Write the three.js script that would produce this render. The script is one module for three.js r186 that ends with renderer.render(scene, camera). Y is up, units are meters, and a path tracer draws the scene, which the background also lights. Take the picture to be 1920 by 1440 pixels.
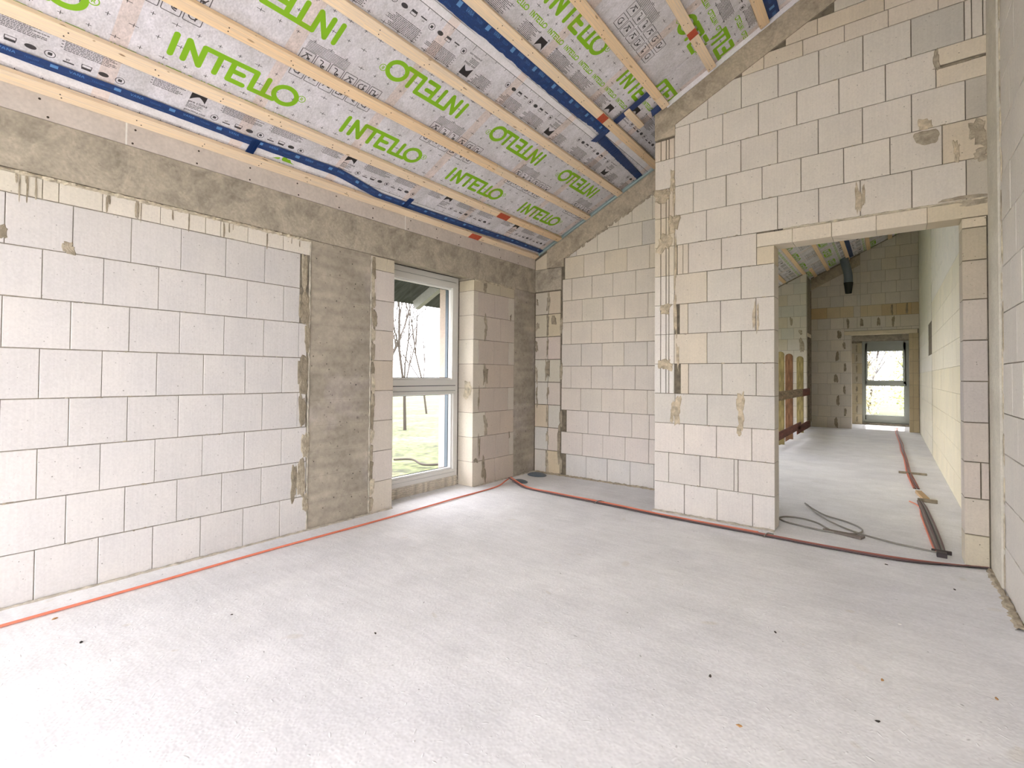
import * as THREE from 'three';
import { mergeGeometries } from 'three/addons/utils/BufferGeometryUtils.js';

// ---------------------------------------------------------------- camera, sky, sun, exposure
const scene = new THREE.Scene();
const renderer = new THREE.WebGLRenderer();
renderer.toneMapping = THREE.LinearToneMapping;
renderer.toneMappingExposure = 1.24;
renderer.shadowMap.enabled = true;
const FOCAL = 923.203, CX = 944.78, CY = 687.1;
const camera = new THREE.PerspectiveCamera(2 * Math.atan(720 / FOCAL) * 180 / Math.PI, 4 / 3, 0.05, 300);
camera.position.set(0, 1.1334, 0);
camera.rotation.set(0.018354, 0.665827, 0.0077724, 'YXZ');
camera.setViewOffset(1920, 1440, 960 - CX, 720 - CY, 1920, 1440);
scene.background = new THREE.Color(1.0, 0.975, 1.018);
scene.backgroundIntensity = 7.0;
const sun = new THREE.DirectionalLight(new THREE.Color(1.0, 0.95, 0.88), 6);
sun.position.set(-2, 26, -27); sun.target.position.set(-2, 0, -5);
sun.castShadow = true; sun.shadow.radius = 1.5;
Object.assign(sun.shadow.camera, { left: -30, right: 30, top: 30, bottom: -30, near: 1, far: 90 });
scene.add(sun, sun.target);

// ---------------------------------------------------------------- constants of the place (metres)
const XL = -3.342, ZN = -4.121, ZB = -4.853, XR = 0.478, ZF = 1.75, ZH = -13.5, ZE = -15.0, XO = -3.82;
const SL = 0.4857, C0 = 4.187, TH = Math.atan(SL), COS = Math.cos(TH);
const ceilY = (x) => C0 + SL * x;

// ---------------------------------------------------------------- small helpers
function rngOf(seed) { let a = seed >>> 0; return () => { a = (a + 0x6D2B79F5) >>> 0; let t = a; t = Math.imul(t ^ (t >>> 15), t | 1); t ^= t + Math.imul(t ^ (t >>> 7), t | 61); return ((t ^ (t >>> 14)) >>> 0) / 4294967296; }; }
const R = rngOf(7);
const rr = (a, b) => a + (b - a) * R();
const counts = {};
function numbered(n) { const k = counts[n] = (counts[n] ?? -1) + 1; return k ? n + '_' + String(k).padStart(3, '0') : n; }
function shade(o) { o.castShadow = o.receiveShadow = true; return o; }
function part(name, geo, mat, parent) { const m = shade(new THREE.Mesh(geo, mat)); m.name = name; parent.add(m); return m; }
function group(name, label, category, opt = {}) {
  const g = new THREE.Group(); g.name = numbered(name); g.userData = { label, category };
  if (opt.kind) g.userData.kind = opt.kind; if (opt.group) g.userData.group = opt.group;
  if (opt.pos) g.position.set(...opt.pos); if (opt.turn) g.rotation.y = opt.turn;
  scene.add(g); return g;
}
function single(name, geo, mat, label, category, opt = {}) {
  const m = shade(new THREE.Mesh(geo, mat)); m.name = numbered(name); m.userData = { label, category };
  if (opt.kind) m.userData.kind = opt.kind; if (opt.group) m.userData.group = opt.group;
  if (opt.pos) m.position.set(...opt.pos); if (opt.turn) m.rotation.y = opt.turn;
  scene.add(m); return m;
}
// box from corner to corner, uv in metres
function boxUV(g) {
  const p = g.attributes.position, n = g.attributes.normal, uv = new Float32Array(p.count * 2);
  for (let i = 0; i < p.count; i++) {
    const ax = Math.abs(n.getX(i)), ay = Math.abs(n.getY(i)), az = Math.abs(n.getZ(i));
    const x = p.getX(i), y = p.getY(i), z = p.getZ(i);
    if (ay >= ax && ay >= az) { uv[2 * i] = x; uv[2 * i + 1] = z; } else if (ax >= az) { uv[2 * i] = z; uv[2 * i + 1] = y; } else { uv[2 * i] = x; uv[2 * i + 1] = y; }
  }
  g.setAttribute('uv', new THREE.BufferAttribute(uv, 2)); return g;
}
function box(x0, x1, y0, y1, z0, z1) {
  const g = new THREE.BoxGeometry(x1 - x0, y1 - y0, z1 - z0); g.translate((x0 + x1) / 2, (y0 + y1) / 2, (z0 + z1) / 2);
  return boxUV(g);
}
// box with small chamfers on all edges
function cbox(x0, x1, y0, y1, z0, z1, c = 0.003) {
  const pts = [], add = (a, b, d) => pts.push(...a, ...b, ...d);
  const X = [x0, x1], Y = [y0, y1], Z = [z0, z1], cx = (x0 + x1) / 2, cy = (y0 + y1) / 2, cz = (z0 + z1) / 2;
  const V = (i, j, k, ax) => { const s = [i ? -1 : 1, j ? -1 : 1, k ? -1 : 1]; return [X[i] + (ax === 0 ? 0 : s[0] * c), Y[j] + (ax === 1 ? 0 : s[1] * c), Z[k] + (ax === 2 ? 0 : s[2] * c)]; };
  const tri = (a, b, d) => { const ux = b[0] - a[0], uy = b[1] - a[1], uz = b[2] - a[2], vx = d[0] - a[0], vy = d[1] - a[1], vz = d[2] - a[2]; const n = [uy * vz - uz * vy, uz * vx - ux * vz, ux * vy - uy * vx]; const m = [(a[0] + b[0] + d[0]) / 3 - cx, (a[1] + b[1] + d[1]) / 3 - cy, (a[2] + b[2] + d[2]) / 3 - cz]; n[0] * m[0] + n[1] * m[1] + n[2] * m[2] > 0 ? add(a, b, d) : add(a, d, b); };
  const quad = (a, b, d, e) => { tri(a, b, d); tri(a, d, e); };
  for (const t of [0, 1]) {
    quad(V(t, 0, 0, 0), V(t, 1, 0, 0), V(t, 1, 1, 0), V(t, 0, 1, 0)); quad(V(0, t, 0, 1), V(1, t, 0, 1), V(1, t, 1, 1), V(0, t, 1, 1)); quad(V(0, 0, t, 2), V(1, 0, t, 2), V(1, 1, t, 2), V(0, 1, t, 2));
    for (const u of [0, 1]) {
      quad(V(t, u, 0, 0), V(t, u, 1, 0), V(t, u, 1, 1), V(t, u, 0, 1)); quad(V(t, 0, u, 0), V(t, 1, u, 0), V(t, 1, u, 2), V(t, 0, u, 2)); quad(V(0, t, u, 1), V(1, t, u, 1), V(1, t, u, 2), V(0, t, u, 2));
      for (const w of [0, 1]) tri(V(t, u, w, 0), V(t, u, w, 1), V(t, u, w, 2));
    }
  }
  const g = new THREE.BufferGeometry(); g.setAttribute('position', new THREE.Float32BufferAttribute(pts, 3)); g.computeVertexNormals(); return boxUV(g);
}
const merge = (a) => mergeGeometries(a.map((g) => { const h = g.index ? g.toNonIndexed() : g; for (const k of Object.keys(h.attributes)) if (!['position', 'normal', 'uv'].includes(k)) h.deleteAttribute(k); return h; }));
// convex polygon tools
function clip(poly, a, b, c) { // keep a x + b y <= c
  const out = [];
  for (let i = 0; i < poly.length; i++) {
    const p = poly[i], q = poly[(i + 1) % poly.length], dp = a * p[0] + b * p[1] - c, dq = a * q[0] + b * q[1] - c;
    if (dp <= 0) out.push(p);
    if ((dp < 0 && dq > 0) || (dp > 0 && dq < 0)) { const t = dp / (dp - dq); out.push([p[0] + (q[0] - p[0]) * t, p[1] + (q[1] - p[1]) * t]); }
  }
  return out;
}
function area(poly) { let s = 0; for (let i = 0; i < poly.length; i++) { const p = poly[i], q = poly[(i + 1) % poly.length]; s += p[0] * q[1] - q[0] * p[1]; } return s / 2; }
function inset(poly, d) {
  const n = poly.length, out = [];
  for (let i = 0; i < n; i++) {
    const a = poly[(i + n - 1) % n], b = poly[i], c = poly[(i + 1) % n];
    let e = [b[0] - a[0], b[1] - a[1]], f = [c[0] - b[0], c[1] - b[1]]; const le = Math.hypot(...e) || 1, lf = Math.hypot(...f) || 1;
    e = [e[0] / le, e[1] / le]; f = [f[0] / lf, f[1] / lf];
    const n1 = [-e[1], e[0]], n2 = [-f[1], f[0]], k = 1 + n1[0] * n2[0] + n1[1] * n2[1];
    out.push([b[0] + d * (n1[0] + n2[0]) / Math.max(k, 0.4), b[1] + d * (n1[1] + n2[1]) / Math.max(k, 0.4)]);
  }
  return out;
}
const rect = (x0, x1, y0, y1) => [[x0, y0], [x1, y0], [x1, y1], [x0, y1]];
// a convex slab whose front lies at z = f, chamfered towards its sides, d deep
function slab(poly, f, d, ch = 0.0015, uo = [0, 0], back = false) {
  const inn = inset(poly, ch), pos = [], uv = [], n = poly.length;
  const v = (p, z, side) => { pos.push(p[0], p[1], z); side ? uv.push(p[0] + z + uo[0], p[1] + uo[1]) : uv.push(p[0] + uo[0], p[1] + uo[1]); };
  for (let i = 1; i < n - 1; i++) { v(inn[0], f); v(inn[i], f); v(inn[i + 1], f); }
  for (let i = 0; i < n; i++) {
    const j = (i + 1) % n;
    v(poly[i], f - ch); v(poly[j], f - ch); v(inn[j], f); v(poly[i], f - ch); v(inn[j], f); v(inn[i], f);
    v(poly[i], f - d, 1); v(poly[j], f - d, 1); v(poly[j], f - ch, 1); v(poly[i], f - d, 1); v(poly[j], f - ch, 1); v(poly[i], f - ch, 1);
  }
  if (back) for (let i = 1; i < n - 1; i++) { v(poly[0], f - d); v(poly[i + 1], f - d); v(poly[i], f - d); }
  const g = new THREE.BufferGeometry(); g.setAttribute('position', new THREE.Float32BufferAttribute(pos, 3)); g.setAttribute('uv', new THREE.Float32BufferAttribute(uv, 2)); g.computeVertexNormals(); return g;
}
// an irregular smear of mortar on the plane z = 0 of its wall
function patch(w, h, t, seed, rough = 0.3) {
  const q = rngOf(seed), n = 30, pos = [], uv = [], ring = [[], [], []], p1 = q() * 6.3, p2 = q() * 6.3, p3 = q() * 6.3;
  for (let i = 0; i < n; i++) {
    const a = i / n * Math.PI * 2, k = 1 + rough * (0.5 * Math.sin(2 * a + p1) + 0.4 * Math.sin(3 * a + p2) + 0.3 * Math.sin(7 * a + p3) + 0.5 * (q() - 0.5)), c = Math.sign(Math.cos(a)) * Math.abs(Math.cos(a)) ** 0.7, s = Math.sign(Math.sin(a)) * Math.abs(Math.sin(a)) ** 0.7;
    ring[0].push([c * w / 2 * k, s * h / 2 * k, 0]); ring[1].push([c * w / 2 * k * 0.86, s * h / 2 * k * 0.9, t * (0.5 + 0.5 * q())]); ring[2].push([c * w / 2 * k * 0.45, s * h / 2 * k * 0.5, t * (0.7 + 0.5 * q())]);
  }
  const o = [q() * 3, q() * 3], v = (p) => { pos.push(...p); uv.push(p[0] + o[0], p[1] + o[1]); }, c = [0, 0, t * 0.9];
  for (let i = 0; i < n; i++) {
    const j = (i + 1) % n;
    for (const k of [0, 1]) { v(ring[k][i]); v(ring[k][j]); v(ring[k + 1][j]); v(ring[k][i]); v(ring[k + 1][j]); v(ring[k + 1][i]); }
    v(ring[2][i]); v(ring[2][j]); v(c);
  }
  const g = new THREE.BufferGeometry(); g.setAttribute('position', new THREE.Float32BufferAttribute(pos, 3)); g.setAttribute('uv', new THREE.Float32BufferAttribute(uv, 2)); g.computeVertexNormals(); return g;
}
// a rough bead along x from x0 to x1: lumps of height h (y) standing t proud of z = 0
function bead(x0, x1, h, t, step, seed) {
  const q = rngOf(seed), n = Math.max(2, Math.ceil(Math.abs(x1 - x0) / step)), pos = [], uv = [], rows = [];
  for (let i = 0; i <= n; i++) { const x = x0 + (x1 - x0) * i / n, k = 0.55 + 0.9 * q(), m = 0.4 + q(); rows.push([[x, -h * 0.5 * k, -0.002], [x, -h * 0.25 * k, t * m], [x, h * 0.25 * k, t * (0.4 + q())], [x, h * 0.5 * k, -0.002]]); }
  const v = (p) => { pos.push(...p); uv.push(p[0], p[1] + p[2]); };
  for (let i = 0; i < n; i++) for (let k = 0; k < 3; k++) { const a = rows[i][k], b = rows[i + 1][k], c = rows[i + 1][k + 1], d = rows[i][k + 1]; v(a); v(b); v(c); v(a); v(c); v(d); }
  const g = new THREE.BufferGeometry(); g.setAttribute('position', new THREE.Float32BufferAttribute(pos, 3)); g.setAttribute('uv', new THREE.Float32BufferAttribute(uv, 2)); g.computeVertexNormals(); return g;
}
function tube(points, r, seg = 40, radial = 6) { const g = new THREE.TubeGeometry(new THREE.CatmullRomCurve3(points.map((p) => new THREE.Vector3(...p))), seg, r, radial, false); return g; }

// ---------------------------------------------------------------- noise and textures
const LAT = new Float32Array(65536); { const q = rngOf(99); for (let i = 0; i < 65536; i++) LAT[i] = q(); }
function vn(x, y, p, s) {
  const xi = Math.floor(x), yi = Math.floor(y), fx = x - xi, fy = y - yi, u = fx * fx * (3 - 2 * fx), v = fy * fy * (3 - 2 * fy);
  const x0 = ((xi % p) + p) % p, x1 = (x0 + 1) % p, y0 = ((yi % p) + p) % p, y1 = (y0 + 1) % p, h = (a, b) => LAT[(a * 7919 + b * 104729 + s * 1299721) & 65535];
  const a = h(x0, y0), b = h(x1, y0), c = h(x0, y1), d = h(x1, y1);
  return a + (b - a) * u + (c - a) * v + (a - b - c + d) * u * v;
}
function fbm(u, v, base, oct, s, gain = 0.5) { let a = 1, t = 0, n = 0, p = base; for (let i = 0; i < oct; i++) { t += a * vn(u * p, v * p, p, s + i * 17); n += a; a *= gain; p *= 2; } return t / n; }
const clamp = (x, a = 0, b = 1) => Math.min(b, Math.max(a, x));
const sstep = (a, b, x) => { const t = clamp((x - a) / (b - a)); return t * t * (3 - 2 * t); };
function dataTex(n, fn, srgb, m = n) {
  const d = new Uint8Array(n * m * 4);
  for (let j = 0; j < m; j++) for (let i = 0; i < n; i++) { const c = fn(i / n, j / m, i, j), k = (j * n + i) * 4; d[k] = clamp(c[0]) * 255; d[k + 1] = clamp(c[1]) * 255; d[k + 2] = clamp(c[2]) * 255; d[k + 3] = 255; }
  const t = new THREE.DataTexture(d, n, m); t.wrapS = t.wrapT = THREE.RepeatWrapping; t.magFilter = THREE.LinearFilter; t.minFilter = THREE.LinearMipmapLinearFilter; t.generateMipmaps = true;
  if (srgb) t.colorSpace = THREE.SRGBColorSpace; t.needsUpdate = true; return t;
}
function scaled(t, mx, my = mx) { const c = t.clone(); c.repeat.set(1 / mx, 1 / my); c.needsUpdate = true; return c; }
// scattered dots: a Float32 field of pit depth, tileable
function dots(n, count, rmin, rmax, seed, stretch = 1, m = n) {
  const f = new Float32Array(n * m), q = rngOf(seed);
  for (let k = 0; k < count; k++) {
    const cx = q() * n, cy = q() * m, r = rmin + (rmax - rmin) * q() ** 3, a = 0.4 + 0.6 * q(), sx = 1 + (stretch - 1) * q(), ang = q() * 3.14, ca = Math.cos(ang), sa = Math.sin(ang);
    const e = Math.ceil(r * sx) + 1;
    for (let j = -e; j <= e; j++) for (let i = -e; i <= e; i++) { const x = (i * ca + j * sa) / sx, y = -i * sa + j * ca, d = Math.hypot(x, y); if (d < r) { const id = ((Math.floor(cy + j) % m) + m) % m * n + ((Math.floor(cx + i) % n) + n) % n; f[id] = Math.max(f[id], a * Math.min(1, (r - d) / (r * 0.5))); } }
  }
  return f;
}
const T = {};
{ // sawn silicate block: fine grain, faint upright saw marks, pits and scratches; 1 m wide
  const n = 1024, pits = dots(n, 260, 0.8, 4, 3), sc = dots(n, 130, 0.6, 1.3, 5, 14);
  const val = (u, v, i, j) => { const g = fbm(u, v, 128, 2, 1) - 0.5, l = fbm(u, v, 6, 3, 2) - 0.5, s = vn(u * 160, v * 5, 160, 9) - 0.5; return [g, l, s, pits[j * n + i], sc[j * n + i]]; };
  T.block = scaled(dataTex(n, (u, v, i, j) => { const [g, l, s, p, c] = val(u, v, i, j), k = 0.965 + 0.05 * g + 0.05 * l + 0.02 * s - 0.33 * p - 0.1 * c; return [k, k - 0.008 * p - 0.006 * l, k - 0.02 * p - 0.02 * l]; }, true), 1);
  T.blockBump = scaled(dataTex(n, (u, v, i, j) => { const [g, , s, p, c] = val(u, v, i, j), k = 0.7 + 0.22 * g + 0.1 * s - 0.6 * p - 0.2 * c; return [k, k, k]; }, false), 1);
}
{ // cast concrete: mottled, with air holes and faint board lines; 1.5 m wide
  const n = 1024, pits = dots(n, 420, 0.7, 5, 13), big = dots(n, 40, 3, 9, 14);
  T.concrete = scaled(dataTex(n, (u, v, i, j) => {
    const l = fbm(u, v, 6, 6, 21, 0.68), f = fbm(u, v, 48, 4, 22, 0.7), st = vn(u * 5, v * 40, 40, 23), b = Math.abs(((v * 8) % 1) - 0.5) > 0.492 ? 1 : 0, w = sstep(0.55, 0.75, fbm(u, v, 7, 4, 26));
    const k = 0.665 + 0.15 * (l - 0.5) + 0.13 * (f - 0.5) + 0.08 * (st - 0.5) + 0.03 * w - 0.38 * pits[j * n + i] - 0.14 * big[j * n + i] - 0.05 * b * st;
    return [k * 1.0, k * 0.972 - 0.003, k * 0.915 - 0.006 + 0.02 * w];
  }, true), 1.5);
  T.concreteBump = scaled(dataTex(n, (u, v, i, j) => { const k = 0.6 + 0.3 * (fbm(u, v, 96, 3, 22) - 0.5) + 0.3 * (fbm(u, v, 10, 4, 25) - 0.5) - 0.5 * pits[j * n + i]; return [k, k, k]; }, false), 1.5);
  // smeared by a trowel
  const tw = (u, v) => { const a = fbm(u, v, 4, 3, 31), b = fbm(u, v, 4, 3, 37); return fbm(u + 0.22 * a, v + 0.4 * b, 20, 5, 41, 0.7); };
  T.trowel = scaled(dataTex(n, (u, v, i, j) => { const t = tw(u, v), l = fbm(u, v, 3, 3, 51), s = sstep(0.5, 0.7, fbm(u + 0.06 * t, v, 9, 4, 55, 0.65)), k = 0.70 + 0.22 * (t - 0.5) + 0.08 * (l - 0.5) + 0.10 * (fbm(u, v, 128, 2, 53) - 0.5) - 0.06 * s - 0.25 * pits[((j * 3) % n) * n + i] * 0.5; return [k, k * 0.972, k * 0.912]; }, true), 1.5);
  T.trowelBump = scaled(dataTex(n, (u, v) => { const k = tw(u, v) * 0.8 + 0.2 * fbm(u, v, 128, 2, 53); return [k, k, k]; }, false), 1.5);
}
{ // power-floated concrete floor with dust, scuffs and stuck grit; 4 m wide
  const n = 2048, grit = dots(n, 5200, 0.6, 2.1, 61, 5), dark = dots(n, 300, 0.6, 2.4, 62, 3), tan = dots(n, 60, 3, 16, 63, 3);
  const val = (u, v, i, j) => { const l = fbm(u, v, 5, 4, 71, 0.55), m = fbm(u + 0.05 * l, v, 24, 3, 73), f = vn(u * 512, v * 512, 512, 75), st = vn(u * 40, v * 220, 440, 77); return [l, m, f, st, grit[j * n + i], dark[j * n + i], tan[j * n + i]]; };
  T.floor = scaled(dataTex(n, (u, v, i, j) => { const [l, m, f, st, g, d, t] = val(u, v, i, j), k = 0.915 + 0.08 * (l - 0.5) + 0.07 * (m - 0.5) + 0.04 * (f - 0.5) + 0.03 * (st - 0.5) + 0.05 * g - 0.25 * d - 0.03 * t; return [k, k - 0.003 - 0.01 * t, k - 0.007 - 0.03 * t - 0.02 * (l - 0.5)]; }, true), 4);
  T.floorBump = scaled(dataTex(n, (u, v, i, j) => { const [, m, f, , g, d] = val(u, v, i, j), k = 0.4 + 0.15 * (m - 0.5) + 0.2 * (f - 0.5) + 0.5 * g - 0.3 * d; return [k, k, k]; }, false), 4);
}
{ // planed spruce, grain along u; 2 m by 0.25 m
  const knots = dots(1024, 26, 3, 9, 81, 2.2, 256);
  T.wood = scaled(dataTex(1024, (u, v, i, j) => { const w = fbm(u, v, 4, 3, 83), g = vn(u * 10 + 2 * w, v * 90 + 3 * w, 90, 85), h = vn(u * 60, v * 240, 240, 87), kn = knots[j * 1024 + i], k = 0.93 + 0.09 * (g - 0.5) + 0.05 * (h - 0.5) + 0.06 * (w - 0.5) - 0.32 * kn; return [k + 0.02, k - 0.03 * g - 0.05 * kn, k - 0.09 * g - 0.1 * kn]; }, true, 256), 2, 0.25);
}
{ // plain speckle for boards, lime and soil
  T.speck = scaled(dataTex(512, (u, v) => { const k = 0.93 + 0.09 * (fbm(u, v, 64, 3, 91) - 0.5) + 0.10 * (fbm(u, v, 5, 4, 93) - 0.5); return [k, k, k]; }, true), 0.8);
  T.speckBump = scaled(dataTex(512, (u, v) => { const k = fbm(u, v, 64, 3, 95, 0.7); return [k, k, k]; }, false), 0.8);
  T.mortar = scaled(dataTex(512, (u, v) => { const l = fbm(u, v, 12, 4, 97, 0.6), k = 0.86 + 0.4 * (l - 0.5); return [k, k * 0.988, k * 0.955]; }, true), 0.4);
  T.mortarBump = scaled(dataTex(512, (u, v) => { const k = fbm(u, v, 32, 4, 99, 0.7); return [k, k, k]; }, false), 0.4);
  T.weathered = scaled(dataTex(512, (u, v) => { const w = fbm(u, v, 4, 3, 103), g = vn(u * 6 + 2 * w, v * 60, 60, 105), l = fbm(u, v, 10, 4, 107), k = 0.8 + 0.25 * (g - 0.5) + 0.4 * (l - 0.5); return [k, k * 0.97, k * 0.93]; }, true), 1.0, 0.3);
  T.grass = scaled(dataTex(512, (u, v) => { const l = fbm(u, v, 8, 5, 111, 0.65), f = fbm(u, v, 64, 2, 113), k = 0.6 + 0.6 * (l - 0.5) + 0.5 * (f - 0.5), d = sstep(0.55, 0.7, fbm(u, v, 5, 4, 117)); return [k * (0.86 + 0.2 * d), k * (0.89 + 0.12 * d), k * (0.76 + 0.22 * d)]; }, true), 5);
}
function canvasTex(w, h, draw) { const c = document.createElement('canvas'); c.width = w; c.height = h; draw(c.getContext('2d'), w, h); const t = new THREE.CanvasTexture(c); t.wrapS = t.wrapT = THREE.RepeatWrapping; t.colorSpace = THREE.SRGBColorSpace; t.anisotropy = 8; return t; }
// the big linked word, cap height 1, baseline 0, drawn in strokes
function linkedWord(x, P, lw) {
  x.lineCap = x.lineJoin = 'round'; x.lineWidth = lw;
  const s = (...a) => { x.beginPath(); a.forEach(([u, v], i) => (i ? x.lineTo(u * P, -v * P) : x.moveTo(u * P, -v * P))); x.stroke(); };
  s([0.09, 0.09], [0.09, 0.91]);
  s([0.50, 0.09], [0.50, 0.91], [1.02, 0.09], [1.02, 0.91], [2.92, 0.91], [2.92, 0.09], [3.86, 0.09]);
  s([1.58, 0.09], [1.58, 0.91]);
  s([2.62, 0.09], [2.06, 0.09], [2.06, 0.91]); s([2.06, 0.52], [2.5, 0.52]);
  s([3.42, 0.09], [3.42, 0.86]);
  x.beginPath(); x.ellipse(4.24 * P, -0.5 * P, 0.46 * P, 0.41 * P, 0, 0, 7); x.stroke();
}
const PX = 1360, SHW = 1.46; // pixels per metre, printed width of a sheet
{
  const W = PX, H = Math.round(PX * SHW), q = rngOf(123), green = '#84bb10', ink = '#3c3a3c';
  T.sheet = canvasTex(W, H, (x) => {
    const im = x.createImageData(W, H);
    for (let j = 0; j < H; j++) for (let i = 0; i < W; i++) { const u = i / W, v = j / H, l = fbm(u, v, 14, 4, 131, 0.62), f = fbm(u, v, 170, 2, 133), k = 213 + 42 * (l - 0.5) + 34 * (f - 0.5), o = (j * W + i) * 4; im.data[o] = k; im.data[o + 1] = k - 1; im.data[o + 2] = k + 1 + 6 * (l - 0.5); im.data[o + 3] = 255; }
    x.putImageData(im, 0, 0);
    const m = (a) => a * PX;
    const textBlock = (u, d, w, rows, bullets) => { x.fillStyle = ink; for (let r = 0; r < rows; r++) { const y = m(d) + r * m(0.0085); let c = u + (bullets ? 0.012 : 0); const e = u + w * (0.72 + 0.28 * q()); if (bullets && r % 2 === 0) x.fillRect(m(u), y, m(0.008), m(0.004)); x.globalAlpha = 0.85; while (c < e) { const ww = 0.004 + 0.012 * q(); x.fillRect(m(c), y, m(Math.min(ww, e - c)), m(0.0042)); c += ww + 0.0022; } x.globalAlpha = 1; } };
    const pictogram = (u, d, w, h) => { x.strokeStyle = ink; x.lineWidth = m(0.0034); x.beginPath(); x.roundRect(m(u), m(d), m(w), m(h), m(0.006)); x.stroke(); x.save(); x.translate(m(u), m(d)); x.lineWidth = m(0.0055); x.fillStyle = ink; const k = Math.floor(q() * 4); x.beginPath(); if (k === 0) { x.moveTo(m(w * 0.2), m(h * 0.7)); x.lineTo(m(w * 0.45), m(h * 0.3)); x.lineTo(m(w * 0.75), m(h * 0.65)); x.moveTo(m(w * 0.3), m(h * 0.25)); x.lineTo(m(w * 0.8), m(h * 0.25)); } else if (k === 1) { x.arc(m(w * 0.45), m(h * 0.5), m(h * 0.24), 0, 5); x.moveTo(m(w * 0.62), m(h * 0.2)); x.lineTo(m(w * 0.62), m(h * 0.8)); } else if (k === 2) { x.rect(m(w * 0.2), m(h * 0.25), m(w * 0.3), m(h * 0.5)); x.moveTo(m(w * 0.6), m(h * 0.75)); x.lineTo(m(w * 0.85), m(h * 0.35)); } else { x.moveTo(m(w * 0.25), m(h * 0.2)); x.bezierCurveTo(m(w * 0.9), m(h * 0.1), m(w * 0.1), m(h * 0.7), m(w * 0.75), m(h * 0.75)); } x.stroke(); if (k !== 1) x.fillRect(m(w * 0.55), m(h * 0.5), m(w * 0.2), m(h * 0.16)); x.restore(); };
    const half = () => { // origin: centre line of the sheet, down-slope is +y
      x.strokeStyle = ink; x.lineWidth = m(0.0026);
      for (const [d, o] of [[0.145, 0.03], [0.25, 0.08], [0.35, 0.03], [0.45, 0.08]]) for (let k = 0; k < 10; k++) { const u = o + k * 0.1 + 0.0, s = 0.010; x.beginPath(); x.moveTo(m(u - s * (k % 4 ? 1 : 2)), m(d)); x.lineTo(m(u + s * (k % 4 ? 1 : 2)), m(d)); x.moveTo(m(u), m(d - s)); x.lineTo(m(u), m(d + s)); x.stroke(); }
      x.strokeStyle = green; x.fillStyle = green; x.save(); x.translate(m(0.034), m(0.320)); linkedWord(x, m(0.141), m(0.0285)); x.restore();
      x.lineWidth = m(0.0045); x.beginPath(); x.arc(m(0.722), m(0.222), m(0.021), 0, 7); x.stroke(); x.font = 'bold ' + m(0.03) + 'px sans-serif'; x.textAlign = 'center'; x.fillText('R', m(0.722), m(0.233));
      x.textAlign = 'left'; for (let k = 0; k < 5; k++) { x.save(); x.translate(m(0.02 + k * 0.2), m(0.422)); linkedWord(x, m(0.035), m(0.0068)); x.restore(); }
      for (const [u, w] of [[0.37, 0.25], [0.66, 0.25], [0.02, 0.16]]) textBlock(u, 0.452, w, 10, true);
      // black square with a mountain, name and web address
      x.fillStyle = '#262325'; x.fillRect(m(0.208), m(0.462), m(0.078), m(0.066)); x.fillStyle = '#d4d3d6'; x.beginPath(); x.moveTo(m(0.208), m(0.529)); x.quadraticCurveTo(m(0.235), m(0.50), m(0.25), m(0.496)); x.quadraticCurveTo(m(0.27), m(0.506), m(0.287), m(0.529)); x.closePath(); x.fill();
      x.fillStyle = ink; x.font = 'bold ' + m(0.022) + 'px sans-serif'; x.fillText('pro clima', m(0.206), m(0.549)); textBlock(0.206, 0.556, 0.085, 4, false); x.font = 'bold ' + m(0.017) + 'px sans-serif'; x.fillText('proclima.com', m(0.204), m(0.610));
      // row of small seals
      for (let k = 0; k < 9; k++) { const u = 0.36 + k * 0.068, d = 0.588; x.fillStyle = x.strokeStyle = ink; x.lineWidth = m(0.003); if (k % 4 === 0) { x.beginPath(); x.arc(m(u), m(d), m(0.019), 0, 7); x.stroke(); x.fillRect(m(u - 0.008), m(d - 0.009), m(0.016), m(0.016)); } else if (k % 4 === 1) { x.fillRect(m(u - 0.02), m(d + 0.006), m(0.042), m(0.007)); x.font = 'bold ' + m(0.014) + 'px sans-serif'; x.fillText('VT', m(u - 0.012), m(d)); } else if (k % 4 === 2) { x.fillRect(m(u - 0.019), m(d + 0.002), m(0.038), m(0.012)); x.strokeRect(m(u - 0.019), m(d - 0.014), m(0.038), m(0.016)); } else { x.beginPath(); x.ellipse(m(u), m(d), m(0.021), m(0.013), 0, 0, 7); x.fill(); } }
      x.fillStyle = 'rgba(255,255,255,0.5)'; x.fillRect(0, m(0.664), m(1), m(0.07));
      // ruler along the edge
      x.strokeStyle = ink; x.lineWidth = m(0.003); x.beginPath(); x.moveTo(0, m(0.662)); x.lineTo(m(1), m(0.662)); for (let k = 0; k < 10; k++) { x.moveTo(m(k * 0.1 + 0.01), m(0.662)); x.lineTo(m(k * 0.1 + 0.01), m(k === 3 ? 0.625 : 0.645)); } x.stroke();
    };
    const middle = () => { for (let k = 0; k < 6; k++) pictogram(0.578 + k * 0.092, 0.018, 0.08, 0.082); for (let k = 0; k < 6; k++) pictogram(0.578 + k * 0.092, -0.078, 0.08, 0.078); x.fillStyle = ink; for (let r = 0; r < 7; r++) x.fillRect(m(0.585), m(-0.138 + r * 0.0085), m(0.26), m(0.0028)); };
    for (const s of [-1, 0, 1]) { x.save(); x.translate(s * W, H / 2); half(); x.restore(); x.save(); x.translate(s * W, H / 2); middle(); x.restore(); x.save(); x.translate(2 * m(0.872) + s * W, H / 2); x.rotate(Math.PI); half(); x.restore(); }
  });
}
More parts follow.
